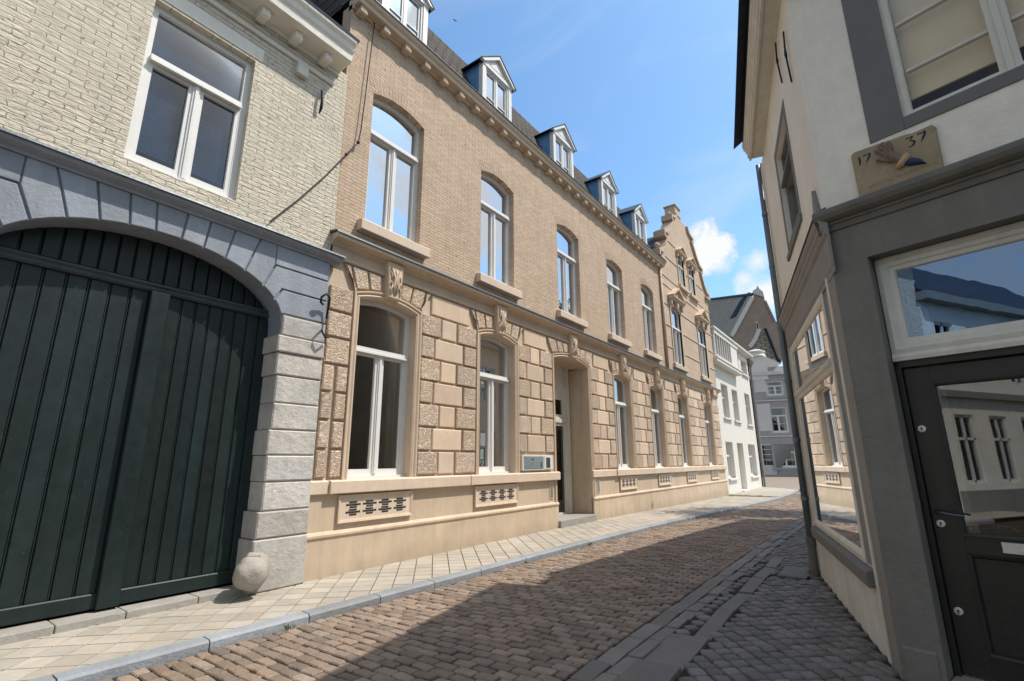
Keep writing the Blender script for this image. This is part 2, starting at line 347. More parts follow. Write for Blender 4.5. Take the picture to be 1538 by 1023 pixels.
# ------------------------------------------------------------------ window builder (x across, y inward, z up, origin at sill centre)
def make_window(T,parent,w,zs,rise,tz,fm='white_frame',gm='glass_up',cur=None,cm='curtain',fw=.055,mull=True,bars=0,depth=.07,room=None,loc=None,off=None,curside=None,topmull=False,blind=None):
    """w width, zs spring height, tz transom height (0 = none). Frame mesh carries pane / curtain children."""
    o=MB(T); h=arch(-w/2,w/2,0,zs,rise,10)
    # outer frame: sweep inward
    inner=[(-fw,0),(-fw,depth),(0,depth),(0,0)]
    path=h
    o.sweep(path,[(a,b) for a,b in [(0.0,0.0),(fw,0.0),(fw,depth),(0,depth)]],closed=True)
    if tz:
        o.box(-w/2+fw,w/2-fw,-.035,depth-.005,tz-.045,tz+.045); o.box(-w/2+fw,w/2-fw,-.06,-.03,tz-.05,tz-.02)
    top=tz-.045 if tz else zs-fw
    if mull:
        o.box(-.04,.04,-.012,depth-.006,fw*.9,top); o.box(-.018,.018,-.028,-.008,fw*.9,top)
        if topmull: o.box(-.02,.02,.004,depth-.006,tz+.04,zs+rise-fw)
    # sash rims
    sr=.045
    cells=[(-w/2+fw,-.04),(.04,w/2-fw)] if mull else [(-w/2+fw,w/2-fw)]
    for a,b in cells:
        z0=fw; z1=top
        o.box(a,a+sr,.006,depth-.01,z0,z1);o.box(b-sr,b,.006,depth-.01,z0,z1);o.box(a+sr,b-sr,.006,depth-.01,z0,z0+sr+.02);o.box(a+sr,b-sr,.006,depth-.01,z1-sr,z1)
        for q in range(bars):
            zz=z0+(z1-z0)*(q+1)/(bars+1); o.box(a+sr,b-sr,.012,depth-.015,zz-.014,zz+.014)
    o.box(-w/2-.0,w/2,-.05,.02,-.03,.035)
    win=o.build('window',fm,parent,local=True,loc=loc)
    g=MB(T); g.poly(h,depth-.02); g.build('pane',gm,win,local=True)
    if cur:
        c=MB(T); n=int(w/.05); y=depth+.10
        rng=[(-w/2,w/2)] if curside is None else ([(-w/2,-w/2+w*curside),(w/2-w*curside,w/2)])
        for a,b in rng:
            m=max(4,int((b-a)/.03)); pts=[(a+(b-a)*i/m, y+.018*math.sin(i*1.9)+.01*math.sin(i*.7)) for i in range(m+1)]
            zt=zs+rise
            c.add([(x,yy,.0) for x,yy in pts]+[(x,yy,zt) for x,yy in pts],[(i,i+1,m+2+i,m+1+i) for i in range(m)])
        c.build('curtain',cm,win,local=True,smooth=True)
    if blind:
        c=MB(T); zb=blind; k=0; zz=zb
        while zz<zs+rise-.03:
            c.box(-w/2+fw,w/2-fw,depth+.03,depth+.045,zz,zz+.012); zz+=.028
        c.build('blind','blind_slat',win,local=True)
    return win
I4=None
# ================================================================== GROUND
def lerp(x,t):
    if x<=t[0][0]: return t[0][1]
    for (a,b),(c,d) in zip(t,t[1:]):
        if x<=c: return b+(d-b)*(x-a)/(c-a)
    return t[-1][1]
SL=[(12,0),(26,-.17),(38,-.15),(56,.02)]
KY=[(-8,5.12),(1.5,4.98),(4.6,4.90),(9,4.80),(14.4,4.55),(25,4.08),(31,3.98)]
def ky(x): return lerp(x,KY)
def gz(x,y):
    z=lerp(x,SL)
    if x<33 and y<ky(x)-.001: z-=.07*min(1,max(0,(y-.9)/3.6))
    return z
def grid(name,xs,ys,mat,dz,kind='structure'):
    m=MB(); vs=[(x,y,lerp(x,SL)+dz) for x in xs for y in ys]; n=len(ys)
    m.add(vs,[(i*n+j,(i+1)*n+j,(i+1)*n+j+1,i*n+j+1) for i in range(len(xs)-1) for j in range(n-1)])
    return tag(m.build(name,mat,fix=False),kind=kind)
grid('ground',[-400,-60,12,26,38,56,500],[-400,-40,40,400],'joint',-.115)
def pebble(m,cx,cy,L,W,ang,h,col,rnd=.012,sub=.018):
    ca,sa=math.cos(ang),math.sin(ang); vs=[]
    tx,ty=random.uniform(-.045,.045),random.uniform(-.04,.04)
    dzz=random.uniform(-.007,.005)
    def P(u,v,z):
        x=cx+u*ca-v*sa; y=cy+u*sa+v*ca
        return (x,y,gz(x,y)+z+dzz*(z>-.03)+u*tx+v*ty)
    a,b=L/2,W/2; c=rnd
    j=lambda: random.uniform(-.0055,.0055)
    ring=[(-a+c,-b),(a-c,-b),(a,-b+c),(a,b-c),(a-c,b),(-a+c,b),(-a,b-c),(-a,-b+c)]
    ring=[(u+j(),v+j()) for u,v in ring]
    vs=[P(u,v,-.05) for u,v in ring]+[P(u*.99,v*.985,-h*.55) for u,v in ring]+[P(u*(1-sub/a*.9),v*(1-sub/b*.9),-h*.06) for u,v in ring]+[P(0,0,.002)]
    fs=[]
    for r in (0,1):
        for i in range(8): fs.append((r*8+i,r*8+(i+1)%8,r*8+8+(i+1)%8,r*8+8+i))
    for i in range(8): fs.append((16+i,16+(i+1)%8,24))
    m.add(vs,fs,col)
def tint(lo,hi,warm=0,wv=.06):
    b=random.uniform(lo,hi); w=random.uniform(-wv,wv)+warm
    return (b*(1+w),b,b*(1-w))
# road bed + setts
m=MB(); xs=[-8,-4,0,3,6,9,12,15,18,22,26,30,33]; ys=7
vs=[];
for x in xs:
    for j in range(ys):
        y=-4+(ky(x)+4)*j/(ys-1); vs.append((x,y,gz(x,min(y,ky(x)-.01))-.022))
m.add(vs,[(i*ys+j,(i+1)*ys+j,(i+1)*ys+j+1,i*ys+j+1) for i in range(len(xs)-1) for j in range(ys-1)])
tag(m.build('road_bed','joint',fix=False,smooth=True),kind='structure')
m=MB(); x=-1.2; row=0
while x<30:
    W=.110 if x<14 else .15; y=2.10-random.random()*.02; y+= (-.10 if row%2 else 0)
    yl=2.09; first=True
    hi=ky(x)-.01
    yy=yl
    L0=.10 if row%2 else .20
    while yy<hi-.03:
        L=(L0 if first else random.uniform(.19,.215)*(1 if x<14 else 1.2)); first=False
        if yy+L>hi: L=hi-yy
        if L>.04:
            cy=yy+L/2; wobx=.018*math.sin(cy*2.1+row*.13)+.012*noise.noise(Vector((x*.7,cy*1.3,0)))*2
            c=tint(.66,1.22,.05,.05)
            pebble(m,x+wobx,cy,W-.010,L-.011,random.uniform(-.05,.05),.018,c,rnd=.014,sub=.009)
        yy+=L
    x+=W; row+=1
tag(m.build('road','sett',fix=False),kind='structure')
# two lines of long gutter stones
m=MB()
for y0,w in ((1.985,.17),(1.83,.135)):
    x=.6
    while x<30:
        L=random.uniform(.28,.5)
        pebble(m,x+L/2,y0+.002*x,L-.008,w-.010,0,.010,tint(.8,1.15,0,.03),rnd=.008,sub=.008); x+=L
tag(m.build('gutter','lane_stone',fix=False,smooth=False),kind='structure')
# smooth slab band
m=MB(); x=.5
while x<9:
    L=random.uniform(.7,1.1); yb=1.47+.012*x
    w=.17 if x>4.4 else .36; yc=yb+ (w-.20)/2+.02
    pebble(m,x+L/2,yc,L-.01,w-.008,.012,.008,tint(.75,.95,.0,.02),rnd=.006,sub=.006); x+=L
tag(m.build('footpath','lane_stone',fix=False),kind='structure')
# small cobbles right side (diagonal courses) down to the corner house
def side_y(x): return .115+math.tan(R(13.2))*(x-4.81)
m=MB(); s=.128; ang=R(-50)
ca,sa=math.cos(ang),math.sin(ang)
for i in range(-140,140):
    for j in range(-140,140):
        u=i*s; v=j*s*1.0+.02*math.sin(u*1.3)
        x=5.5+u*ca-v*sa; y=.5+u*sa+v*ca
        if x<1.2 or x>26: continue
        inA=(y<1.385+.012*x-(0.0)) and y>(side_y(x)+.04 if x>4.8 else -2.5)
        inB=(1.60+.012*x<y<1.75+.002*x) and x>4.6
        if x>9: inA=y<1.74 and y>side_y(min(x,9))-.3
        if x<4.78 and y<.115-(4.81-x)*3.4+.05: inA=False
        if 7.8<x<8.6 and 1.02<y<1.40: continue
        if inA or inB: pebble(m,x,y,s-.010,s-.011,ang+random.uniform(-.06,.06),.016,tint(.7,1.3,0,.05),rnd=.014,sub=.014)
tag(m.build('pavement','cobble',fix=False,smooth=True),kind='structure')
# kerb
m=MB(); x=-7
while x<31:
    L=random.uniform(.85,1.15); a,b=x+.006,min(x+L,31)-.006; ya,yb=ky(a),ky(b); za,zb=lerp(a,SL),lerp(b,SL); c=tint(.82,1.15,-.02,.03)
    w=.15
    m.add([(a,ya,za-.09),(b,yb,zb-.09),(b,yb,zb-.018),(a,ya,za-.018),(b,yb+.022,zb+.002),(a,ya+.022,za+.002),(b,yb+w,zb+.004),(a,ya+w,za+.004),(a,ya+w,za-.09),(b,yb+w,zb-.09)],
      [(0,1,2,3),(3,2,4,5),(5,4,6,7),(7,6,9,8),(0,3,5,7,8),(1,9,6,4,2)],c); x+=L
# rounded end of the kerb turning the corner
pts=[(31,3.98),(32.5,4.05),(33.6,4.35),(34.5,4.9),(35.2,5.8),(35.6,7.0),(35.8,9.0)]
for (a,b),(c,d) in zip(pts,pts[1:]):
    n=Vector((-(d-b),c-a)).normalized()*.15; z=-.15
    m.add([(a,b,z-.05),(c,d,z-.05),(c,d,z),(a,b,z),(c+n.x,d+n.y,z),(a+n.x,b+n.y,z)],[(0,1,2,3),(3,2,4,5)],tint(.9,1.1))
tag(m.build('kerb','kerb_stone',fix=False),kind='structure')
# sidewalk: bed and diagonal tiles
m=MB(); vs=[]; 
sx=[-8,-4,0,2,4.6,9,14.4,20,25,31]
for x in sx: vs+=[(x,ky(x)+.14,lerp(x,SL)-.008),(x,6.7,lerp(x,SL)-.006+.0)]
m.add(vs,[(2*i,2*i+2,2*i+3,2*i+1) for i in range(len(sx)-1)])
m2=MB(); m2.add([(30.9,4.1,-.160),(35.4,6.6,-.160),(35.7,9,-.160),(30.9,6.6,-.160),(33.5,4.45,-.160),(34.6,5.2,-.160),(32.5,4.15,-.16)],[(0,6,4,5,1,2,3)]); tag(m2.build('corner_pavement','tile',fix=False),kind='structure')
tag(m.build('sidewalk_bed','joint_moss',fix=False),kind='structure')
def clip(poly,f):
    out=[]
    for i in range(len(poly)):
        a,b=poly[i-1],poly[i]; fa,fb=f(a),f(b)
        if fa>=0: out.append(a)
        if (fa>=0)!=(fb>=0): t=fa/(fa-fb); out.append((a[0]+(b[0]-a[0])*t,a[1]+(b[1]-a[1])*t))
    return out
m=MB(); s=.242; q=s/math.sqrt(2); g=.0065
for i in range(-40,204):
    for j in range(0,17):
        cx=-3+i*q+ (0); cy=4.0+j*q
        if (i+j)%2: continue
        if cx>31 : continue
        h=q-g
        poly=[(cx-h,cy),(cx,cy-h),(cx+h,cy),(cx,cy+h)]
        poly=clip(poly,lambda p:p[1]-(ky(p[0])+.156)); 
        if len(poly)<3: continue
        poly=clip(poly,lambda p:(6.50 if p[0]<3.9 else 6.45)-p[1])
        if len(poly)<3: continue
        n=len(poly); mx=sum(p[0] for p in poly)/n; my=sum(p[1] for p in poly)/n; tz=random.uniform(-.001,.0015); tx=random.uniform(-.008,.008)
        sh=lambda p,k:(mx+(p[0]-mx)*k,my+(p[1]-my)*k)
        top=[sh(p,.975) for p in poly]
        vs=[(p[0],p[1],lerp(p[0],SL)-.01) for p in poly]+[(p[0],p[1],lerp(p[0],SL)+.002+tz+tx*(p[0]-mx)) for p in top]
        m.add(vs,[(k,(k+1)%n,n+(k+1)%n,n+k) for k in range(n)]+[tuple(n+k for k in range(n))],tint(.88,1.10,.01,.025))
tag(m.build('sidewalk','tile',fix=False),kind='structure')
m=MB(); m.add([(29.9,-6,lerp(30,SL)-.03),(34,-6,-.18),(34,3.9,-.19),(29.9,4.0,lerp(30,SL)-.045),(56,-6,-.0),(56,18,-.0),(34,18,-.18)],[(0,1,2,3),(1,4,5,6,2)])
tag(m.build('far_street','far_paving',fix=False),kind='structure')
# utility cover and weeds
t=thing('utility_cover',(8.2,1.2,gz(8.2,1.2)),'square grey iron utility cover set in the cobbles by the drainpipe foot','utility cover')
m=MB(); m.box(7.83,8.57,1.04,1.38,-.03,.004); m.build('frame','cast_iron',t,bevel=.003)
m=MB(); m.box(7.87,8.53,1.08,1.34,-.02,.008); m.build('lid','cast_iron',t,bevel=.002)
def weed(x,y,s,label,group=None):
    o=MB(); z=gz(x,y-.2)-.01 if y<5 else 0
    for _ in range(int(34*s/.06)):
        a=random.uniform(0,2*PI); r=random.uniform(0,s*.6); h=random.uniform(.4,1)*s; l=random.uniform(.2,.7)*s; w=.004
        bx,by=x+r*math.cos(a),y+r*math.sin(a)*.5; dx,dy=math.cos(a)*l,math.sin(a)*l
        o.add([(bx-w,by,z),(bx+w,by,z),(bx+dx*.5+w,by+dy*.5,z+h*.8),(bx+dx,by+dy,z+h)],[(0,1,2),(0,2,3)])
    ob=o.build('weed',mt['grass'],fix=False); me=ob.data
    for v in me.vertices: v.co-=Vector((x,y,z))
    ob.location=(x,y,z); tag(ob,label,'weed')
weed(2.98,4.88,.06,'small green weed tuft at the kerb joint nearest the gate')
weed(6.9,4.80,.05,'low green weed in the road gutter below the near kerb stones')
weed(9.0,4.78,.07,'green weed tuft in the kerb joint in front of the doorway')
# ================================================================== MANSION (beige)
F0=frame(0,6.3,0,0)
MAN=thing('mansion',(4,6.3,0),'long beige mansion with rusticated ground floor, tan brick above and a stepped gable','mansion')
DOFF=Vector((4,6.3,0))
def L(x,y,z): return Vector((x,y+6.3,z))-DOFF
GW=[5.12,8.06,14.38,17.32,20.25,23.90]; UW=[5.13,8.08,11.30,14.36,17.24]
GWW=1.20
ghole=[arch(c-GWW/2,c+GWW/2,1.26,4.0,.10) for c in GW]
dhole=arch(10.32,12.10,-.0,4.0,.12)
m=MB(F0)
# ground floor wall (front 0), from plinth to string course
m.wall([(3.92,1.24),(10.32,1.24)]+arch(10.32,12.10,0,4.0,.12)[2:][::-1]+[(12.10,1.24),(25.85,1.24),(25.85,4.95),(3.92,4.95)],ghole,0,.30)
m.build('ground_floor_wall','beige_stone',MAN)
for a,b in ((3.92,10.32),(12.10,25.95)):
    m=MB(F0); m.box(a,b,-.02,.3,.58,1.24); m.build('apron','beige_plinth',MAN)
for a,b in ((3.90,10.32),(12.10,26.0)):
    m=MB(F0); m.prof([(0,-.4),(-.05,-.4),(-.05,.50),(-.07,.515),(-.07,.545),(-.045,.57),(-.02,.585),(0,.585)],a,b); m.build('plinth','beige_plinth',MAN,bevel=.004)
# sill band pieces
for a,b,pj in ((3.92,4.20,.07),(4.21,7.14,.11),(7.16,10.34,.11),(12.08,13.52,.08),(13.54,16.4,.11),(16.42,19.3,.11),(19.32,22.8,.11),(22.82,25.95,.11)):
    m=MB(F0); m.prof([(0,1.07),(-pj+.01,1.07),(-pj,1.08),(-pj,1.235),(-pj+.012,1.25),(0,1.262)],a,b); m.build('sill_band','sill_stone',MAN,bevel=.004)
# door reveal, step, recessed entrance
m=MB(F0)
m.add([(12.097,0.02,0),(12.097,.62,0),(12.097,.62,3.98),(12.097,.02,3.98)],[(0,1,2,3)])
m.add([(10.323,.02,0),(10.323,.62,0),(10.323,.62,3.98),(10.323,.02,3.98)],[(0,1,2,3)])
dh=arch(10.32,12.10,1.25,4.0,.12)[2:]
m.add([(x,.28,z) for x,z in dh]+[(x,.66,z) for x,z in dh],[(i,i+1,len(dh)+i+1,len(dh)+i) for i in range(len(dh)-1)])
m.box(12.10,12.4,.02,.64,-.2,1.25); m.box(10.1,10.32,.02,.64,-.2,1.25)
m.build('door_reveal','beige_plinth',MAN)
m=MB(F0); m.box(10.30,12.08,-.12,.75,-.1,.16); m.build('step','threshold',MAN,bevel=.012)
m=MB(F0)
m.wall([(10.2,.16),(12.3,.16),(12.3,4.3),(10.2,4.3)],[rect(10.56,11.80,.2,2.42),rect(10.62,11.74,2.72,3.12)],.62,.12)
m.box(10.40,10.50,.56,.62,.16,4.1); m.box(11.92,12.02,.54,.62,.16,4.15); m.box(10.5,11.92,.585,.62,2.5,2.60)
ent=m.build('entrance_screen','cream_frame',MAN,bevel=.004)
m=MB(F0)
for a,b in ((10.56,11.17),(11.19,11.80)):
    m.box(a,a+.09,.66,.71,.2,2.42); m.box(b-.09,b,.66,.71,.2,2.42); m.box(a+.09,b-.09,.66,.71,.2,.5); m.box(a+.09,b-.09,.66,.71,2.32,2.42); m.box(a+.09,b-.09,.665,.705,1.1,1.18)
dr=m.build('door','chrome_dark',MAN,bevel=.003)
m=MB(F0); m.box(10.6,11.76,.68,.69,.25,2.4); m.build('pane','glass_gf',dr)
m=MB(F0); m.tube([(11.13,.62,1.0),(11.13,.58,1.05),(11.13,.58,1.5),(11.13,.62,1.55)],.012); m.build('handle','steel',dr)
m=MB(F0); m.box(10.62,11.74,.66,.67,2.72,3.12); m.build('transom_pane','glass_gf',MAN)
# architraves round ground floor openings
def architrave(h,y=0,w=.11,close=False):
    m=MB(F0); path=h[1:]+[h[0]]; m.sweep(path,[(.004,y+.10),(.004,y-.025),(-.028,y-.045),(-.055,y-.030),(-.085,y-.055),(-w,y-.055),(-w,y+.02)]); return m
for h in ghole: architrave(h).build('architrave','beige_stone',MAN)
architrave([(x,.58 if z<1.3 else z) for x,z in dhole]).build('architrave','beige_stone',MAN)
# rusticated blocks
BK=['rough_block','smooth_block']; cur=[MB(F0)]; GAP=.018
def flush(name):
    if cur[0].v: cur[0].build(name,BK,MAN)
    cur[0]=MB(F0)
def blk(x0,x1,z0,z1,rough,y=-.035):
    mm=cur[0]; mm.m=0 if rough else 1
    g=GAP; mm.block([(x0+g,z0+g),(x1-g,z0+g),(x1-g,z1-g),(x0+g,z1-g)],y-(.012 if rough else 0),.01,.014,tint(.84,1.08,0,.03))
RH=(4.09-1.275)/7
def pier(x0,x1,bottom=0):
    w=x1-x0
    for r in range(7):
        z0=1.275+RH*r; z1=z0+RH
        if r<bottom: continue
        a=(.34,.66) if r%2==0 else (.25,.77)
        if w>1.0:
            if r%2==0: c=[x0,x0+.5*w/1.5,x0+.93*w/1.5,x1]
            else: c=[x0,x0+.34*w/1.5,x0+1.12*w/1.5,x1]
            blk(c[0],c[1],z0,z1,1); blk(c[1],c[2],z0,z1,0); blk(c[2],c[3],z0,z1,1)
        else:
            blk(x0,x1,z0,z1,1)
def halfw(c): return c-GWW/2-.115, c+GWW/2+.115
eds=[halfw(c) for c in GW]; de=(10.32-.115,12.10+.115)
piers=[(eds[0][1],eds[1][0],0),(eds[1][1],de[0],1),(de[1],eds[2][0],0),(eds[2][1],eds[3][0],0),(eds[3][1],eds[4][0],0),(eds[4][1],eds[5][0],0)]
for a,b,k in piers: pier(a,b,k); flush('rusticated_pier')
# corner quoins left: single column, split in the lower rows
for r in range(7):
    z0=1.275+RH*r; z1=z0+RH
    if r<4: blk(3.97,4.17,z0,z1,1); blk(4.19,eds[0][0],z0,z1,1)
    else: blk(3.97,eds[0][0],z0,z1,1)
flush('rusticated_pier')
for r in range(7):
    z0=1.275+RH*r; w=.42 if r%2 else .6
    blk(eds[5][1],eds[5][1]+w,z0,z0+RH,1); blk(eds[5][1]+w,25.8,z0,z0+RH,r%2==0)
flush('rusticated_pier')
# voussoirs + field blocks in the top course
ZT=4.50
def voussoirs(c,hw,left,right,rise=.10):
    zo=3.98+.11
    def ex(x): 
        w=hw; r=(w*w+rise*rise)/(2*rise); t=x-c
        return 4.0+rise-r+math.sqrt(max(0,r*r-t*t))+.115
    W=hw+.115
    xs=[.20,.43,.69,W]; xt=[.215,.49,.80,W+.22]
    for sgn in (1,-1):
        for i in range(3):
            a0,a1,t0,t1=xs[i],xs[i+1],xt[i],xt[i+1]
            g=.016
            a0+=g;a1-=g;t0+=g;t1-=g
            lim=right if sgn>0 else left
            if i==2:
                tx=c+sgn*t1
                t1=abs(max(min(tx,right-g),left+g)-c)
            bz0=ex(c+sgn*a0)+g; bz1=ex(c+sgn*min(a1,hw))+g
            P=[(c+a0*sgn,bz0),(c+a1*sgn,bz1),(c+t1*sgn,ZT-g),(c+t0*sgn,ZT-g)]
            if i==2: P=[(c+a0*sgn,bz0),(c+a1*sgn,bz1),(c+a1*sgn,4.10+g),(c+t1*sgn,4.17),(c+t1*sgn,ZT-g),(c+t0*sgn,ZT-g)] if False else P
            if sgn<0: P=P[::-1]
            cur[0].m=0; cur[0].block(P,-.047,.01,.014,tint(.86,1.06,0,.03))
        flush('voussoirs')
    return c-W-.22,c+W+.22
vx=[]
allc=[(c,GWW/2) for c in GW]+[(11.21,.89)]
for c,hw in sorted(allc):
    vx.append((c,hw,voussoirs(c,hw,3.95,25.82,.10 if hw<.8 else .12)))
for (c0,h0,(a0,b0)),(c1,h1,(a1,b1)) in zip(vx,vx[1:]):
    if a1-b0>.12: blk(b0,a1,4.09,ZT,0); flush('field_block')
# keystones
def keystone(c,first=[None]):
    if first[0] is None:
        m=MB(); m.block([(-.13,-.02),(.13,-.02),(.175,.62),(-.175,.62)],-.14,.02,.018)
        k=m.build('keystone','beige_stone',MAN,local=True)
        m=MB()
        for s in (-1,1):
            m.tube([(s*.02,-.15,.06),(s*.045,-.158,.2),(s*.03,-.16,.34),(s*.075,-.158,.45),(s*.11,-.15,.52),(s*.115,-.148,.42)],[.012,.02,.022,.02,.016,.006],8)
            m.tube([(s*.09,-.146,.04),(s*.1,-.15,.14),(s*.07,-.155,.2),(s*.1,-.15,.27),(s*.12,-.148,.2)],[.012,.017,.014,.012,.006],8)
            m.tube([(s*.095,-.148,.30),(s*.085,-.152,.38),(s*.12,-.148,.46)],[.008,.014,.006],8)
        m.tube([(0,-.15,.05),(0,-.162,.25),(0,-.165,.42),(0,-.15,.5)],[.008,.015,.022,.008],8)
        m.build('carved_leaf','smooth_block',k,local=True,smooth=True); first[0]=k; k.location=L(c,0,4.14); return
    copy_tree(first[0],MAN,L(c,0,4.14))
for c in GW+[11.21]: keystone(c)
# frieze + string course
m=MB(F0)
m.prof([(0,4.50),(-.04,4.50),(-.055,4.515),(-.055,4.545),(-.03,4.56),(-.03,4.70),(-.06,4.72),(-.09,4.755),(-.15,4.775),(-.20,4.785),(-.21,4.80),(-.21,4.855),(-.19,4.87),(0,4.885)],3.93,25.95)
m.box(24.6,25.1,-.19,-.02,4.52,4.80)
m.build('string_course','beige_stone',MAN,bevel=.004)
m=MB(F0); m.prof([(0,4.886),(-.215,4.872),(-.228,4.85),(-.234,4.852),(-.222,4.885),(0,4.935)],3.90,25.97); m.build('lead_flashing','lead',MAN)
# vent grilles under the windows
def vent(c,w,z0,z1,first={}):
    key=round(w,2)
    if key in first: copy_tree(first[key],MAN,L(c,0,z0)); return
    m=MB(); h=z1-z0
    m.sweep(rect(-w/2,w/2,0,h),[(0,-.03),(0,-.065),(.02,-.06),(.045,-.05),(.045,-.03)],closed=True)
    o=m.build('vent_grille','beige_stone',MAN,local=True,loc=L(c,0,z0)); first[key]=o
    m=MB(); m.box(-w/2+.04,w/2-.04,-.045,-.018,.04,h-.04); b=m.build('grille_plate','sill_stone',o,local=True)
    m=MB(); n=4 if w>1.3 else 4
    for i in range(n):
        for j in range(2):
            cx=-w/2+.11+(w-.22)*(i+.5)/n; cz=.085+(h-.17)*(j+.5)/2; s=(w-.22)/n*.42
            m.box(cx-s,cx+s,-.049,-.044,cz-.012,cz+.012); m.box(cx-s*.5,cx+s*.5,-.0495,-.044,cz-.045,cz-.022); m.box(cx-s*.6,cx+s*.5,-.0495,-.044,cz+.022,cz+.04)
    m.build('slots','room_dark',o,local=True)
    m=MB()
    for i in range(n):
        for j in range(2):
            cx=-w/2+.11+(w-.22)*(i+.5)/n; cz=.085+(h-.17)*(j+.5)/2; s=(w-.22)/n*.42
            m.box(cx-s*.9,cx+s*.8,-.054,-.049,cz+.001,cz+.011); m.box(cx-s*.45,cx+s*.45,-.054,-.049,cz-.034,cz-.024)
    m.build('slot_plates','steel',o,local=True)
for c,w in ((5.08,1.38),(8.02,1.38),(14.4,1.25),(17.5,1.25),(20.6,1.25),(24.0,1.25)): vent(c,w,.67,1.045)
# name plate and small plates beside the door
t=thing('name_plate',(9.35,6.22,1.3),'wide pale metal name plate with a small dark picture, left of the doorway','sign')
m=MB(F0); m.box(8.84,10.10,-.075,.0,1.30,1.63); m.build('backing','cream_frame',t,bevel=.008)
m=MB(F0); m.box(8.90,9.66,-.082,-.074,1.335,1.60); m.build('panel','steel',t)
m=MB(F0); m.box(9.72,9.98,-.084,-.074,1.33,1.605); p=m.build('picture_panel','white_frame',t)
m=MB(F0); m.box(9.765,9.94,-.087,-.083,1.35,1.575); m.build('picture','print',p)
m=MB(F0); m.box(9.55,9.59,-.086,-.081,1.36,1.48);m.box(9.17,9.27,-.0845,-.0815,1.52,1.55); m.build('lettering','chrome_dark',t)
for c,lb in ((10.05,'narrow grey metal intercom plate under the sill left of the doorway'),(12.42,'narrow grey metal plate under the sill right of the doorway')):
    t=thing('intercom_plate',(c,6.27,.66),lb,'plate')
    m=MB(F0); m.box(c-.075,c+.075,-.035,-.018,.66,1.02); m.build('surround','sill_stone',t,bevel=.004)
    m=MB(F0); m.box(c-.05,c+.05,-.04,-.03,.69,.99); m.build('plate','steel',t)
# ---- upper floor brick wall
uh=[arch(c-.61,c+.61,5.30,7.80,.13) for c in UW]
m=MB(F0); m.wall([(3.96,4.9),(18.72,4.9),(18.72,9.25),(3.96,9.25)],uh,.002,.26); m.build('upper_wall','tan_brick',MAN)
for h in uh:                                        # brick relieving arches
    m=MB(F0); cx=(h[0][0]+h[1][0])/2; w=.61; rise=.13; r=(w*w+rise*rise)/(2*rise); cz=7.80+rise-r; a=math.asin(w/r); n=20
    for i in range(n):
        t0=-a*1.02+2.04*a*i/n+.004; t1=-a*1.02+2.04*a*(i+1)/n-.004
        m.block([(cx+r*math.sin(t0),cz+r*math.cos(t0)),(cx+r*math.sin(t1),cz+r*math.cos(t1)),(cx+(r+.24)*math.sin(t1),cz+(r+.24)*math.cos(t1)),(cx+(r+.24)*math.sin(t0),cz+(r+.24)*math.cos(t0))],-.002,.004,.002)
    m.build('brick_arch','tan_brick',MAN)
k=None
for c in UW:
    if k is None:
        m=MB(); m.prof([(.1,0),(-.12,0),(-.13,.01),(-.13,.165),(-.12,.18),(.1,.20)],-.75,.75); k=m.build('window_sill','sill_stone',MAN,local=True,bevel=.006,loc=L(c,0,5.12))
    else: copy_tree(k,MAN,L(c,0,5.12))
w0=make_window(None,MAN,1.22,2.46,.13,1.78,cur=True,gm='glass_up',loc=L(UW[0],.13,5.34),fw=.06,curside=.30)
for c in UW[1:]: copy_tree(w0,MAN,L(c,.13,5.34))
w1=make_window(None,MAN,1.20,2.74,.10,1.98,cur=True,cm='drape',gm='glass_gf',loc=L(GW[0],.15,1.26),fw=.07,curside=.22)
for c in GW[1:]: copy_tree(w1,MAN,L(c,.15,1.26))
m=MB(F0)                                            # interior backs and floor slab
m.box(3.96,25.8,1.6,1.7,0,9.2); m.box(3.96,25.8,.3,1.6,4.6,4.9); m.box(3.96,10.2,.32,1.6,.1,.2)
for x in (6.6,9.6,12.9,15.9,18.8,22.2): m.box(x-.1,x+.1,.32,1.6,0,9.2)
m.build('interior','room_mid',MAN)
# ---- eaves cornice with brackets
m=MB(F0); m.prof([(.1,9.14),(-.04,9.14),(-.05,9.17),(-.16,9.19),(-.19,9.20),(-.20,9.27),(-.235,9.30),(-.25,9.33),(-.26,9.37),(.1,9.37)],3.96,18.95); m.build('eaves_cornice','beige_stone',MAN,bevel=.004)
m=MB(F0); m.prof([(.3,9.371),(-.265,9.371),(-.28,9.372),(-.28,9.39),(.3,9.42)],3.94,18.98); m.build('gutter','lead',MAN)
k=None; x=4.12-.02
while x<18.6:
    if k is None:
        m=MB(); m.block([(-.065,0),(.065,0),(.065,.12),(-.065,.12)],-.155,.0,.012); m.tube([(-.07,-.12,.03),(.07,-.12,.03)],.045,10)
        k=m.build('eaves_bracket','smooth_block',MAN,local=True,loc=L(x,0,9.075))
    else: copy_tree(k,MAN,L(x,0,9.075))
    x+=.508
# ---- roof
def roofpoly(m,x0,x1,pts):
    n=len(pts); m.add([(x0,y,z) for y,z in pts]+[(x1,y,z) for y,z in pts],[(i,i+1,n+i+1,n+i) for i in range(n-1)]+[tuple(range(n)),tuple(range(n,2*n))])
m=MB(F0); 
pts=[(-.1,9.40)]; n=9
for i in range(n): pts+=[(-.02+i*.115,9.40+i*.245+.0),(-.05+(i+1)*.115-.0,9.40+(i+1)*.245-.02)]
pts+=[(1.1,11.55),(6,12.6),(6,9.4)]
roofpoly(m,3.97,18.9,pts); m.build('roof','roof_tile',MAN)
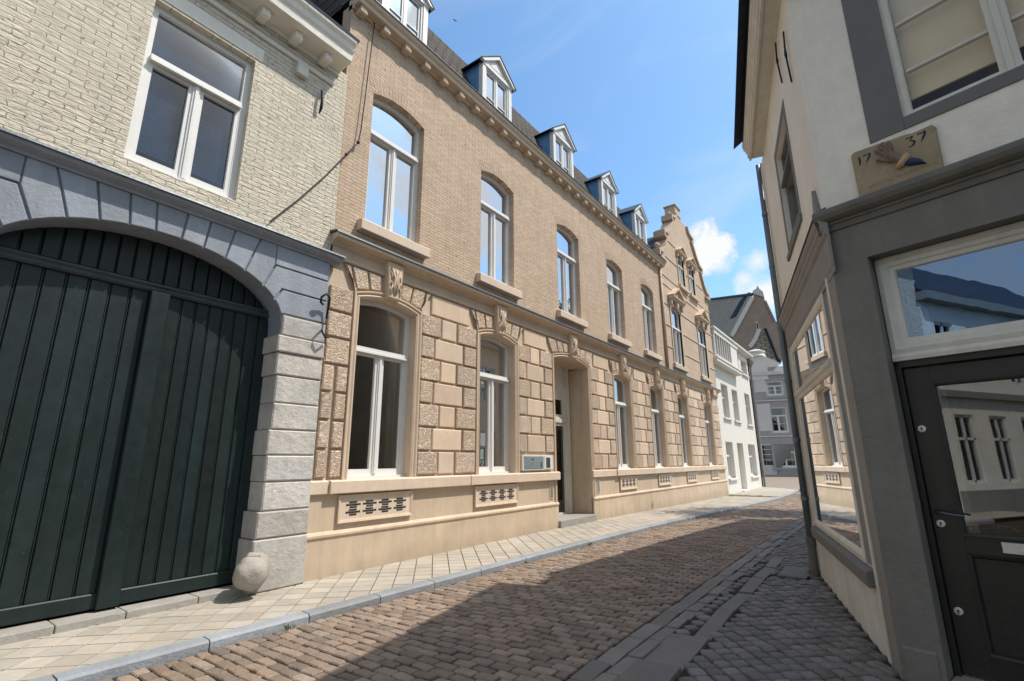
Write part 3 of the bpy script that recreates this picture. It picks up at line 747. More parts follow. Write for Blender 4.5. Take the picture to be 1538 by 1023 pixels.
# ---- dormers
def dormer():
    zb=9.42; w=.56; ze=10.78; za=11.24
    m=MB(); z=lambda v:v-zb
    m.add([(-w,.0,z(zb)),(-w,0,z(ze)),(-w,1.1,z(ze)),(w,.0,z(zb)),(w,0,z(ze)),(w,1.1,z(ze)),(-w,.2,z(zb)),(w,.2,z(zb))],[(0,1,2,6),(3,4,5,7),(6,2,5,7),(1,4,5,2)])
    d=m.build('dormer','zinc_sky_blue',MAN,local=True,loc=L(UW[1],.05,zb),fix=False)
    m=MB(); m.wall([(-w-.01,0),(w+.01,0),(w+.01,z(ze)),(-w-.01,z(ze))],[rect(-w+.15,w-.15,.14,z(ze)-.12)],-.012,.1)
    m.box(-w-.015,-w+.11,-.035,.03,0,z(ze)); m.box(w-.11,w+.015,-.035,.03,0,z(ze)); m.box(-w-.015,w+.015,-.05,.03,z(ze)-.08,z(ze)+.02)
    m.build('front','white_frame',d,local=True,bevel=.004)
    m=MB(); m.prism([(-w-.02,z(ze)+.02),(w+.02,z(ze)+.02),(0,z(za)-.02)],-.02,.03); m.prism([(-w+.24,z(ze)+.08),(w-.24,z(ze)+.08),(0,z(za)-.14)],-.03,-.015)
    for s in (-1,1):
        a=Vector((s*(w+.12),z(ze)-.04)); b=Vector((0,z(za)+.03)); n=Vector((-(b-a).y,(b-a).x)).normalized()*.07*(-s)
        P=[(a.x,a.y),(b.x,b.y),(b.x-0*n.x,b.y-.095),(a.x-s*.11,a.y+.0)]
        m.prism(P,-.10,-.02)
    m.build('pediment','white_frame',d,local=True,fix=True)
    m=MB()
    for s in (-1,1):
        m.add([(s*(w+.13),-.115,z(ze)-.04),(0,-.115,z(za)+.04),(0,1.25,z(za)+.04),(s*(w+.13),1.15,z(ze)-.04),(s*(w+.13),-.115,z(ze)-.015),(0,-.115,z(za)+.07),(0,1.25,z(za)+.07),(s*(w+.13),1.15,z(ze)-.015)],[(0,1,2,3),(4,5,6,7),(0,1,5,4),(0,3,7,4)])
    m.build('dormer_roof','lead',d,local=True,fix=False)
    m=MB(); ww=w-.15; hh=z(ze)-.26; z0=.14
    for a,b in ((-ww,-.02),(.02,ww)):
        m.box(a,a+.045,.02,.06,z0,z0+hh);m.box(b-.045,b,.02,.06,z0,z0+hh);m.box(a,b,.02,.06,z0,z0+.05);m.box(a,b,.02,.06,z0+hh-.045,z0+hh);m.box(a,b,.025,.055,z0+hh*.36,z0+hh*.36+.025)
    m.box(-.03,.03,.005,.03,z0,z0+hh)
    m.build('sashes','white_frame',d,local=True)
    m=MB(); m.poly(rect(-ww,ww,z0,z0+hh),.05); m.build('pane','glass_up',d,local=True)
    m=MB(); m.poly(rect(-ww,ww,z0,z0+hh),.14); m.build('curtain','curtain',d,local=True)
    return d
d0=dormer()
for c in (5.15,11.25,14.32,17.12): copy_tree(d0,MAN,L(c,.05,9.42))
# ---- gable section
gx0,gx1=18.72,25.9
GC=22.38
halfp=[(3.55,9.35),(3.62,9.70),(3.62,9.92),(3.2,10.0),(2.85,10.3),(2.5,10.85),(2.78,10.92),(2.78,11.10),(2.3,11.2),(1.95,11.5),(1.35,12.15),(1.55,12.2),(1.55,12.36),(1.05,12.45),(.85,12.6),(.80,12.75)]
outl=[(gx0,4.9),(gx1,4.9),(gx1,9.35)]+[(GC+a,b) for a,b in halfp]+[(GC-a,b) for a,b in halfp[::-1]]+[(gx0,9.35)]
GU=[20.32,24.10]; AW=[21.72,23.28]
gh=[arch(c-.60,c+.60,5.30,7.66,.14) for c in GU]+[rect(c-.42,c+.42,9.15,10.62) for c in AW]
m=MB(F0); m.wall(outl,gh,-.03,.35); m.build('gable_wall','gable_stone',MAN)
m=MB(F0); hp=halfp[1:]
m.sweep([(GC+a,b) for a,b in hp],[(.05,-.13),(-.07,-.13),(-.07,.38),(.05,.38)])
m.sweep([(GC-a,b) for a,b in hp[::-1]],[(.05,-.13),(-.07,-.13),(-.07,.38),(.05,.38)])
for s in (-1,1):
    m.ball((GC+s*1.5,.05,12.47),.12,10,7); m.box(GC+s*2.66-.16,GC+s*2.66+.16,-.12,.3,11.08,11.20)
    m.ball((GC+s*3.45,.05,10.2),.14,10,7); m.box(GC+s*3.3-.3,GC+s*3.3+.3,-.16,.36,9.6,9.72)
m.build('gable_coping','gable_stone',MAN,bevel=.01)
for z in (5.9,6.8,7.7,8.55,8.95,9.95,10.85):
    w=3.6 if z<9.9 else (2.7 if z<10.5 else 2.5)
    xs=[(GC-w,GC+w)]
    cut=[(c-.78,c+.78) for c in GU] if z<8.5 else ([(c-.6,c+.6) for c in AW] if z>9 else [])
    for a,b in cut:
        n=[]
        for p,q in xs:
            if a>p and b<q: n+=[(p,a),(b,q)]
            elif a<=p<b: n.append((b,q))
            elif a<q<=b: n.append((p,a))
            else: n.append((p,q))
        xs=n
    m=MB(F0)
    for p,q in xs: m.box(p,q,-.055,-.02,z,z+.05)
    m.build('belt_course','beige_stone',MAN,bevel=.006)
pd=None
for c,z,s in [(GU[0],8.02,1),(GU[1],8.02,1),(AW[0],10.66,.72),(AW[1],10.66,.72)]:
    if pd is None:
        m=MB()
        m.prof([(0,0),(-.12,0),(-.2,.05),(-.24,.1),(-.24,.15),(0,.17)],-.82,.82)
        m.prism([(-.70,.17),(.70,.17),(0,.58)],-.08,0)
        for sg in (-1,1):
            P=[(sg*.86,.15),(0,.66),(0,.56),(sg*.70,.15)]; m.prism(P,-.26,0); m.block([(sg*.70-.06,-.24),(sg*.70+.06,-.24),(sg*.70+.06,0),(sg*.70-.06,0)],-.14,0,.02)
        m.ball((0,-.12,.30),(.1,.05,.1),10,7); m.block([(-.09,-.28),(.09,-.28),(.12,0),(-.12,0)],-.16,0,.02)
        pd=m.build('pediment','beige_stone',MAN,local=True,loc=L(c,-.03,z))
    else:
        q=copy_tree(pd,MAN,L(c,-.03,z)); q.scale=(s,s,s)
for i,c in enumerate(GU):
    m=MB(F0); h=gh[i]; m.sweep(h[1:]+[h[0]],[(0,.05),(0,-.05),(-.14,-.07),(-.14,.0)]); m.prof([(0,5.12),(-.14,5.12),(-.14,5.28),(0,5.31)],c-.85,c+.85); m.build('window_surround','beige_stone',MAN)
for c in AW:
    m=MB(F0); h=rect(c-.42,c+.42,9.15,10.62); m.sweep(h[1:]+[h[0]],[(0,.05),(0,-.05),(-.12,-.07),(-.12,.0)]); m.prof([(0,8.98),(-.16,8.98),(-.16,9.12),(0,9.15)],c-.62,c+.62); m.build('window_surround','beige_stone',MAN)
wg=make_window(None,MAN,1.2,2.36,.14,1.6,cur=True,loc=L(GU[0],.03,5.30)); copy_tree(wg,MAN,L(GU[1],.03,5.30))
wa=make_window(None,MAN,.84,1.47,0,1.0,cur=True,loc=L(AW[0],.03,9.15)); copy_tree(wa,MAN,L(AW[1],.03,9.15))
m=MB(F0)
m.add([(GC-3.3,.3,9.6),(GC,.3,12.3),(GC+3.3,.3,9.6),(GC-3.3,6,9.6),(GC,6,12.3),(GC+3.3,6,9.6)],[(0,1,4,3),(1,2,5,4)]); m.build('gable_roof','slate',MAN,fix=False)
m=MB(F0); m.box(21.90,22.86,.02,.66,12.35,12.62); m.box(22.03,22.75,.08,.58,12.6,13.45); m.box(22.00,22.78,.05,.61,13.0,13.07); m.box(21.98,22.80,.03,.63,13.45,13.52); m.build('chimney','gable_stone',MAN,bevel=.01)
m=MB(F0); m.tube([(18.72,-.07,9.1),(18.72,-.07,4.95)],.045,10)
for z in (8.7,7.4,6.1): m.tube([(18.72,-.07,z),(18.72,-.07,z+.04)],.055,10)
m.build('drainpipe','beige_stone',MAN,smooth=True)
# facade cable
o=MB(); pts=[fp for fp in []]
for px,py in ((566,8),(557,78),(548,150),(542,196),(538,214),(520,232),(490,263),(448,300),(405,333)):
    r=ray(px,py); t=(6.24)/r.y; p=EYE+r*t; pts.append(p)
for i in range(1,len(pts)-1): pts[i].z+=.0
c0=pts[0].copy(); o.tube([p-c0 for p in pts],.009,6); o.ball(tuple(pts[4]-c0),.03,8,6); o.ball(tuple(pts[5]-c0),.025,8,6)
ob=o.build('cable','dark_iron'); ob.location=c0; tag(ob,'thin dark cable running down the tan brick and across the cream brick wall','cable')
# ================================================================== GATE BUILDING
GB=thing('gate_building',(1.85,6.25,0),'cream painted brick building with blue grey arched gateway and dark green gate','building')
GO=Vector((1.85,6.25,0))
def G(x,y,z): return Vector((x,y,z))-GO
gw=rect(1.33,2.53,4.78,6.95)
gw2=rect(-3.2,-2.0,4.78,6.95)
m=MB(frame(0,6.27,0,0)); m.wall([(-8,4.40),(3.965,4.40),(3.965,7.75),(-8,7.75)],[gw,gw2],0,.2); m.build('upper_wall','cream_brick',GB)
m=MB(frame(0,6.27,0,0)); m.prof([(.02,0),(-.012,0),(-.012,.20),(.02,.20)],0,1.36); o=m.build('lintel','cream_plaster',GB,local=False); o.location=(1.26,0,6.99)
m=MB(frame(0,6.27,0,0)); m.prof([(.02,6.96),(-.012,6.96),(-.012,7.20),(.02,7.20)],-3.3,-1.9); m.build('lintel','cream_plaster',GB)
w2=make_window(None,GB,1.20,2.17,0,1.42,fw=.075,gm='glass_gate',blind=.25,loc=G(1.93,6.36,4.78)); copy_tree(w2,GB,G(-2.6,6.36,4.78))
m=MB(); m.box(-8,3.9,7.6,7.7,0,7.7); m.box(-8,3.9,6.6,7.6,4.4,4.6); m.box(-8,3.9,6.85,6.9,0,4.4); m.build('interior','room_dark',GB)
# archway: elliptical head
AX,AW_,AZ,AH=1.85,1.42,3.30,.73
def arcpt(x): return AZ+AH*math.sqrt(max(0,1-((x-AX)/AW_)**2))
n=28; ell=[(AX+AW_*math.cos(PI*i/n),AZ+AH*math.sin(PI*i/n)) for i in range(n+1)]
m=MB(frame(0,6.22,0,0)); m.wall([(-8,2.95),(AX-AW_,2.95)]+ell[::-1]+[(AX+AW_,2.95),(3.92,2.95),(3.92,4.42),(-8,4.42)],[],0,.34)
m.build('arch_backing','blue_paint',GB)
m=MB(frame(0,6.22,0,0)); g=.009
def stone(P): m.block(P,-.03,.02,.008,tint(.86,1.12,0,.02))
offs=[.13,.37,.62,.87,1.12]; outs=[.16,.41,.70,1.02,1.24]
def cell(a0,a1,t0,t1,sg,zt=4.36,extra=None):
    P=[(AX+sg*a0,arcpt(AX+a0)),(AX+sg*(a0+a1)/2,arcpt(AX+(a0+a1)/2)),(AX+sg*a1,arcpt(AX+a1))]+(extra or [(AX+sg*t1,zt),(AX+sg*t0,zt)])
    if sg<0: P=P[::-1]
    # ensure ccw
    ar=sum(P[i-1][0]*P[i][1]-P[i][0]*P[i-1][1] for i in range(len(P)))
    stone(P if ar>0 else P[::-1])
P=[(AX-.12,arcpt(AX-.12)),(AX+.12,arcpt(AX+.12)),(AX+.15,4.36),(AX-.15,4.36)]; stone(P)
for sg in (1,-1):
    for i in range(3): cell(offs[i]+g,offs[i+1]-g,outs[i]+g,outs[i+1]-g,sg)
    X=lambda v: AX+sg*v
    cell(.87+g,1.12-g,0,0,sg,extra=[(X(1.24),4.07),(X(1.24),4.36),(X(1.02+g),4.36)])
    cell(1.12+g,1.29-g,0,0,sg,extra=[(X(1.37),3.775),(X(2.05),3.775),(X(2.05),4.06),(X(1.26),4.06)])
    P=[(X(1.24+g),4.08),(X(2.05),4.08),(X(2.05),4.36),(X(1.24+g),4.36)]; stone(P if sg>0 else P[::-1])
    cell(1.29+g,1.40,0,0,sg,extra=[(X(1.42),3.44),(X(2.05),3.44),(X(2.05),3.755),(X(1.39),3.755)])
m.box(-8,-.25,-.02,.0,2.95,4.36)
m.build('voussoirs','blue_paint',GB)
m=MB(frame(0,6.22,0,0))
m.prof([(.05,4.36),(-.05,4.36),(-.06,4.38),(-.06,4.40),(-.13,4.42),(-.15,4.44),(-.15,4.475),(.05,4.52)],-8,4.05); m.build('gate_cornice','blue_paint',GB,bevel=.003)
m=MB(frame(0,6.22,0,0)); m.prof([(.05,4.525),(-.155,4.478),(-.165,4.46),(-.175,4.46),(-.165,4.49),(.05,4.55)],-8,4.07); m.build('lead_flashing','lead',GB)
# jamb stones
def jamb(sg):
    X=lambda v: AX+sg*v
    zs=[0,.60,.92,1.27,1.59,1.91,2.25,2.61,2.91,3.14,3.42]
    m=MB(frame(0,6.22,0,0)); random.seed(3)
    for i in range(len(zs)-1):
        z0,z1=zs[i]+.006,zs[i+1]-.006; pj=.03+random.uniform(-.008,.012); inn=1.42-random.uniform(-.01,.02); out=2.065
        if i==0: inn,pj=1.36,.045
        if i==1: inn=1.38
        if i==8: pj=.06; inn=1.38
        P=[(X(inn),z0),(X(out),z0),(X(out),z1),(X(inn),z1)]
        if sg<0: P=P[::-1]
        b=.02
        m.block(P,-pj,.33,.016,tint(.80,1.12,.0,.03))
    o=m.build('jamb_stones','grey_ashlar',GB)
    m2=MB(frame(0,6.22,0,0)); a,b=sorted((X(1.44),X(2.07))); m2.box(a,b,-.005,.33,0,3.45); m2.build('jamb_core','grey_ashlar',GB)
jamb(1); jamb(-1)
m=MB(frame(0,6.22,0,0)); m.box(-8,-.25,-.0,.3,0,2.95); m.build('side_wall','cream_plaster',GB)
# gate leaves
gy=6.54
gt=MB(); gt.box(AX-1.5,AX+1.5,gy+.05,gy+.09,.1,4.1); gate=gt.build('gate','gate_paint',GB)
for side in (0,1):
    m=MB(); a,b=(AX-1.44,AX+.02) if side==0 else (AX+.03,AX+1.44)
    st=.17
    def plank(x0,x1,z0,z1,y=gy): m.block([(x0,z0),(x1,z0),(x1,z1),(x0,z1)],y+random.uniform(-.003,.003),y+.05,.006,tint(.75,1.25,0,.05))
    x=a if side==0 else a+st+.0
    e=b if side==0 else b
    nb=8; w=(e-x)/nb
    for i in range(nb):
        plank(x+w*i+.012,x+w*(i+1)-.012,.24,3.42); m.box(x+w*(i+1)-.006,x+w*(i+1)+.004,gy+.012,gy+.05,.24,3.42)
    if side==1: m.block([(a-.02,.1),(a+st,.1),(a+st,3.42),(a-.02,3.42)],gy-.085,gy+.05,.008)
    m.block([(a,.10),(b,.10),(b,.245),(a,.245)],gy-.03,gy+.05,.01)
    m.build('gate_leaf','gate_paint',gate)
m=MB(); m.prof([(gy+.05,3.42),(gy-.03,3.42),(gy-.05,3.44),(gy-.05,3.47),(gy-.075,3.49),(gy-.075,3.51),(gy-.03,3.53),(gy+.05,3.54)],AX-1.46,AX+1.46); m.build('transom_bar','gate_edge',gate)
m=MB(); w=.155; x=AX-1.42
while x<AX+1.40:
    m.block([(x+.01,3.54),(x+w-.01,3.54),(x+w-.01,4.08),(x+.01,4.08)],gy,gy+.05,.006,tint(.75,1.35,0,.05)); x+=w
m.build('lunette_boards','gate_paint',gate)
m=MB(); x=AX-1.46
while x<AX+1.4:
    L_=random.uniform(.45,.8); m.box(x,min(x+L_-.008,AX+1.44),6.28,6.56,-.03,.075+random.uniform(-.003,.003)); x+=L_
m.build('threshold','threshold',GB,bevel=.01)
# eaves of gate building
m=MB(frame(0,6.27,0,0))
m.prof([(.1,7.60),(-.03,7.60),(-.04,7.66),(-.33,7.69),(-.35,7.70),(-.36,7.82),(-.39,7.86),(-.41,7.93),(-.45,7.98),(-.46,8.02),(.1,8.05)],-8,3.80)
m.prof([(.1,7.36),(-.03,7.36),(-.05,7.40),(-.02,7.42),(.1,7.42)],-8,3.72)
m.build('eaves_cornice','cream_plaster',GB,bevel=.004)
m=MB(frame(0,6.27,0,0)); m.prof([(.3,8.052),(-.465,8.025),(-.475,8.06),(.3,8.10)],-8,3.83); m.build('gutter','lead',GB)
k=None
for x in (3.47,2.98,2.49,2.0,1.51,1.02,.53,.04):
    if k is None:
        m=MB(); m.block([(-.055,0),(.055,0),(.055,.12),(-.055,.12)],-.21,0,.01); m.tube([(-.06,-.17,.03),(.06,-.17,.03)],.045,10); k=m.build('eaves_bracket','cream_plaster',GB,local=True,loc=G(x,6.25,7.56))
    else: copy_tree(k,GB,G(x,6.25,7.56))
m=MB(); roofpoly(m,-8,3.93,[(6.05,8.08),(8.2,11.0),(11,8.08)]); m.build('roof','slate',GB)
m=MB(); m.block([(3.08,7.14),(3.26,7.14),(3.26,7.33),(3.08,7.33)],6.18,6.27,.015); ob=m.build('alarm_box','cream_frame',None)
for v in ob.data.vertices: v.co-=Vector((3.17,6.27,7.14))
ob.location=(3.17,6.27,7.14); tag(ob,'small square cream box fixed high on the cream brick wall under the eaves','alarm box')
def anchor(name,pts,r,label,cat,rs=None):
    o=MB(); c=Vector(pts[0]); o.tube([Vector(p)-c for p in pts],rs or r,8); ob=o.build(name,'dark_iron',smooth=True); ob.location=c; return tag(ob,label,cat)
anchor('wall_anchor',[(3.52,6.24,7.14),(3.52,6.20,7.05),(3.52,6.19,6.93),(3.52,6.20,6.80),(3.52,6.24,6.72)],.02,'short dark iron wall anchor on the cream brick below the eaves','wall anchor',[.012,.024,.02,.024,.01])
anchor('iron_hook',[(3.80,6.12,3.68),(3.75,6.10,3.70),(3.74,6.08,3.77),(3.80,6.06,3.83),(3.87,6.08,3.80),(3.89,6.12,3.70),(3.89,6.15,3.5)],.016,'upper curled black iron hook on the blue grey gateway surround','hook')
anchor('iron_hook',[(3.88,6.13,3.42),(3.80,6.08,3.38),(3.78,6.06,3.28),(3.84,6.06,3.20),(3.92,6.10,3.22)],.014,'lower curled iron hook on the grey gateway stones','hook')
# guard stone
t=thing('guard_stone',(3.12,5.98,0),'rounded pale guard stone with small knob at the foot of the gate jamb','guard stone')
m=MB(); m.ball((3.13,6.02,.27),(.18,.175,.18),26,18,.12); m.ball((3.28,6.16,.26),(.13,.12,.2),16,10,.2); m.build('stone_ball','guard',t,smooth=True)
m=MB(); m.ball((3.17,6.09,.445),(.08,.07,.04),16,9,.3); m.build('knob','guard',t,smooth=True)
# ================================================================== CORNER HOUSE (right)
C0=(4.81,.115,0); 
CH=thing('corner_house',C0,'cream plastered corner house with grey shopfront, slanting shop window and dark green glass door','house')
TS=frame(*C0,193.2); TF=frame(*C0,-106)         # side wall: x = -distance from corner ; front wall: x = distance from corner
def rot(T): return T.to_3x3().to_4x4()
def LL(T,x,y,z): return T@Vector((x,y,z))-Vector(C0)
H6=6.25
# -- side wall
swin=rect(-3.24,-.56,.68,3.02); uwin=rect(-2.06,-1.06,4.16,5.42)
m=MB(TS); m.wall([(-3.95,3.5),(-.0,3.5),(-.0,H6),(-3.95,H6)],[uwin],.0,.16); m.build('upper_side_wall','cream_plaster',CH)
m=MB(TS); m.wall([(-3.95,-.2),(-.245,-.2),(-.245,.66),(-3.95,.66)],[],.0,.2); m.build('low_side_wall','low_plaster',CH)
m=MB(TS); m.wall([(-3.95,.64),(-.0,.64),(-.0,3.5),(-3.95,3.5)],[swin],.001,.2); m.box(-.24,-.0,-.006,.2,-.2,3.5); m.build('shop_side_wall','taupe_paint',CH)
for a_,b_,z_ in ((-.30,-.235,0),(-3.40,-3.34,.64)): m=MB(TS); m.box(a_,b_,-.018,.02,z_,3.1); m.build('corner_bead','cream_frame',CH,bevel=.006)
m=MB(TS); m.prof([(.02,.50),(-.06,.505),(-.065,.52),(-.065,.615),(-.05,.63),(.02,.655)],-3.28,-.33); m.build('shop_sill','surround_grey',CH,bevel=.006)
sw=MB(TS)
x0,x1,z0,z1=-3.24,-.56,.68,3.02
sw.sweep(rect(x0,x1,z0,z1),[(-.03,-.002),(-.03,-.014),(.02,-.020),(.045,-.012),(.06,-.004),(.06,.03),(0,.03)],closed=True)
sw.prof([(.03,2.30),(-.008,2.30),(-.02,2.32),(-.02,2.34),(-.042,2.36),(-.05,2.39),(-.035,2.41),(.0,2.43),(.03,2.43)],x0+.03,x1-.03)
sw.box(-1.90,-1.87,-.008,.03,2.43,2.97); 
shw=sw.build('shop_window','cream_frame',CH,bevel=.003)
m=MB(TS); m.poly(rect(x0+.05,x1-.05,z0+.05,2.31),.004); m.build('pane','glass_shop',shw)
m=MB(TS); m.poly(rect(x0+.05,x1-.05,2.42,z1-.05),.006); m.build('pane','glass_top2' if 'glass_top2' in mt else 'glass_shop',shw)
# cornice on side
m=MB(TS)
cp=[(.0,3.03),(-.012,3.03),(-.012,3.08),(-.02,3.10),(-.02,3.36),(-.03,3.37),(-.042,3.39),(-.042,3.42),(-.058,3.45),(-.058,3.48),(-.072,3.50),(-.08,3.53),(-.08,3.57),(.0,3.61)]
m.prof(cp,-3.72,.08); m.build('side_cornice','taupe_paint',CH,bevel=.003)
m=MB(TS); m.prof([(.01,3.612),(-.083,3.572),(-.09,3.565),(-.092,3.575),(-.085,3.59),(.01,3.635)],-3.74,.06); m.build('flashing','lead',CH)
m=MB(TS); m.prism([(-.30,3.61),(-.06,3.61),(-.10,3.74),(-.16,3.92),(-.22,3.76)],-.035,-.002); m.build('corner_finial','taupe_paint',CH,bevel=.008)
m=MB(TS); m.sweep(uwin,[(0,.0),(0,-.006),(-.10,-.006),(-.10,.0)],closed=True); m.prof([(0,4.00),(-.025,4.00),(-.03,4.06),(0,4.08)],-2.20,-.94); m.build('window_surround','surround_grey',CH)
wu=make_window(rot(TS),CH,1.0,1.26,0,.84,fm='surround_grey',gm='glass_far',fw=.04,mull=False,loc=LL(TS,-1.56,.06,4.16))
# -- front wall
fwin=rect(.66,1.92,4.17,6.0)
m=MB(TF); m.wall([(0,3.56),(4.2,3.56),(4.2,H6),(0,H6)],[fwin,rect(2.8,3.9,4.12,6.0)],.0,.18); m.build('upper_front_wall','cream_plaster',CH)
dop=rect(.255,1.42,.06,3.10)
m=MB(TF); m.wall([(.0,-.2),(4.2,-.2),(4.2,3.58),(.0,3.58)],[[(.255,-.18),(1.42,-.18),(1.42,3.10),(.255,3.10)],rect(1.75,3.9,.7,3.05)],-.012,.24); m.build('front_wall','grey_paint',CH)
m=MB(TF); m.prof([(0,3.40),(-.028,3.405),(-.03,3.43),(-.035,3.45),(-.05,3.46),(-.05,3.475),(-.075,3.485),(-.10,3.505),(-.115,3.54),(-.11,3.575),(-.08,3.60),(0,3.62)],-.06,4.2)
m.build('front_ledge','grey_ledge',CH,bevel=.003)
m=MB(TF); m.prof([(0,-.1),(-.02,-.1),(-.02,.2),(0,.24)],.03,.22); m.build('pilaster_foot','grey_paint',CH)
m=MB(TF); m.box(.42,.66,-.008,.02,4.06,6.15); m.box(1.92,2.16,-.008,.02,4.06,6.15); m.box(.66,1.92,-.012,.16,4.058,4.165); m.build('window_surround','surround_grey',CH,bevel=.004)
x0,x1,z0=.66,1.92,4.17
m=MB(TF); m.sweep(rect(x0,x1,z0,6.0),[(0,.06),(0,.03),(.03,.025),(.055,.05),(.055,.12),(0,.12)],closed=True); m.box(1.23,1.35,.035,.12,z0,6.0); m.box(1.27,1.31,.02,.04,z0,6.0)
for zz in (4.60,5.06,5.52): m.box(x0+.07,1.23,.07,.11,zz-.013,zz+.013); m.box(1.35,x1-.07,.07,.11,zz-.013,zz+.013)
fw_=m.build('upper_window','cream_frame',CH,bevel=.004)
m=MB(TF); m.poly(rect(x0+.05,x1-.05,z0+.05,5.95),.10); m.build('pane',glass('glass_plain',(.9,.9,.88),.7,.0,.01,2,fk=.7),fw_)
m=MB(TF); 
m.add([(x0+.05,.16,4.385),(1.26,.16,4.385),(1.26,.16,6),(x0+.05,.16,6),(1.30,.16,4.40),(x1-.05,.16,4.40),(x1-.05,.16,6),(1.30,.16,6)],[(0,1,2,3),(4,5,6,7)]); m.box(x0+.05,1.26,.15,.17,4.375,4.39); m.build('roller_blind','blind',fw_)
m=MB(TF); m.box(x0-.05,x1+.1,.30,.32,4.0,6.1); m.build('interior','navy',CH)  # deep blue sheet stands in for the blue reflection in the panes
m=MB(TF); m.box(1.17,1.22,.2,.3,4.1,6.0); m.build('inner_drape','room_dark',fw_)
# transom light above the door
m=MB(TF); tx0,tx1=.262,1.42
m.sweep(rect(tx0+.0,tx1,2.30,3.095),[(0,.16),(0,.11),(.035,.10),(.045,.12),(.075,.12),(.085,.135),(.115,.14),(.125,.17),(.125,.2),(0,.2)],closed=True)
m.prof([(.2,2.24),(.10,2.24),(.095,2.27),(.11,2.30),(.2,2.31)],tx0,tx1)
tr=m.build('transom_window','cream_frame',CH,bevel=.002)
m=MB(TF); m.poly(rect(tx0+.12,tx1-.12,2.42,2.975),.165); m.build('pane','glass_top',tr)
m=MB(TF); m.box(tx0,tx1,.3,.31,0,3.2); 
# door
m=MB(TF); dx0,dx1=.262,1.42
m.box(dx0,dx0+.035,.13,.23,.06,2.25); m.box(dx0,dx1,.13,.23,2.19,2.25); dfr=m.build('door_frame','door_paint',CH,bevel=.004)
m=MB(TF); a=dx0+.04; b=1.40
m.box(a,a+.155,.165,.205,.08,2.18); m.box(b-.155,b,.165,.205,.08,2.18); m.box(a+.155,b-.155,.165,.205,2.05,2.18); m.box(a+.155,b-.155,.165,.205,.86,.975); m.box(a+.155,b-.155,.165,.205,.08,.22)
m.box(a+.155,b-.155,.185,.20,.2,.87)
m.sweep(rect(a+.155,b-.155,.975,2.05),[(0,.15),(0,.14),(.018,.145),(.022,.17),(0,.17)],closed=True)
m.sweep(rect(a+.155,b-.155,.22,.86),[(0,.17),(0,.155),(.02,.16),(.03,.185),(0,.19)],closed=True)
door=m.build('door','door_paint',CH,bevel=.002)
m=MB(TF); m.poly(rect(a+.16,b-.16,.98,2.045),.175); m.build('pane','glass_door',door)
def rosette(z,x=.345):
    m=MB(TF@Matrix.Translation((x,.163,z))@Matrix.Rotation(R(90),4,'X')); m.lathe((0,0,0),[(.0,-.002),(.026,-.002),(.026,.003),(.022,.007),(.0,.008)],20); m.build('keyhole_rosette','brass_white',door)
    m=MB(TF@Matrix.Translation((x,.154,z))@Matrix.Rotation(R(90),4,'X')); m.lathe((0,.004,0),[(0,0),(.007,0),(.007,.0015),(0,.0016)],12); m.box(-.003,.003,-.016,.002,0,.0015); m.build('keyhole','ink',door)
for z in (1.72,1.045,.47): rosette(z)
m=MB(TF); m.tube([(.345,.17,1.13),(.345,.10,1.13),(.37,.085,1.128),(.45,.08,1.115),(.50,.085,1.11)],[.014,.012,.011,.009,.008],10); m.lathe((.345,.15,1.13),[(.0,0),(.01,0)],8); m.build('handle','chrome_dark',door,smooth=True)
m=MB(TF); m.box(.645,.95,.155,.168,.885,.955); lb=m.build('letter_plate','brass_white',door,bevel=.003)
m=MB(TF); m.box(.73,.87,.150,.157,.90,.94); m.build('letter_flap','cream_frame',lb,bevel=.002)
m=MB(TF)
for q in (.765,.80,.835): m.box(q-.008,q+.008,.148,.151,.914,.926)
m.build('lettering','chrome_dark',lb)
m=MB(TF); m.box(.462,.545,.178,.19,.99,1.06); kp=m.build('lock_plate','brass_white',door,bevel=.002)
m=MB(TF@Matrix.Translation((.503,.178,1.027))@Matrix.Rotation(R(90),4,'X')); m.lathe((0,0,0),[(0,0),(.013,0),(.011,.004),(0,.004)],14); m.build('lock_cylinder','chrome_dark',kp)
m=MB(TF); m.tube([(.60,.20,1.0),(.60,.185,1.03),(.63,.18,1.055),(.70,.18,1.055),(.735,.185,1.03),(.735,.2,1.0)],.005,8); m.build('pull_handle','steel',door,smooth=True)
# interior of the shop
m=MB(TF); m.box(.1,4.3,2.4,2.5,-.1,3.4); m.box(.35,1.3,.55,1.3,.0,.97); m.build('shop_interior','room_mid',CH)
m=MB(TF); m.box(.3,1.4,.5,1.3,.975,1.0); m.build('counter','wood',CH)
m=MB(TF); m.box(-.0,4.2,.2,4.,-.12,-.02); m.build('floor_slab','room_dark',CH)
m=MB(TF); m.box(-.02,4.2,.18,5.5,3.3,3.4); m.box(.3,4.2,.2,.3,3.1,3.3); m.build('ceiling','room_mid',CH)
m=MB(TF); m.box(.262,1.42,-.03,.26,-.05,.06); m.build('door_step','threshold',CH,bevel=.01)
m=MB(TF); m.sweep(rect(1.75,3.9,.7,3.05),[(0,.02),(0,.1),(.07,.1),(.07,.02)],closed=True); q=m.build('display_window','cream_frame',CH); m=MB(TF); m.poly(rect(1.8,3.85,.75,3.0),.06); m.build('pane','glass_door',q)
wf2=make_window(rot(TF),CH,1.1,1.88,0,1.2,fm='cream_frame',loc=LL(TF,3.35,.08,4.12))
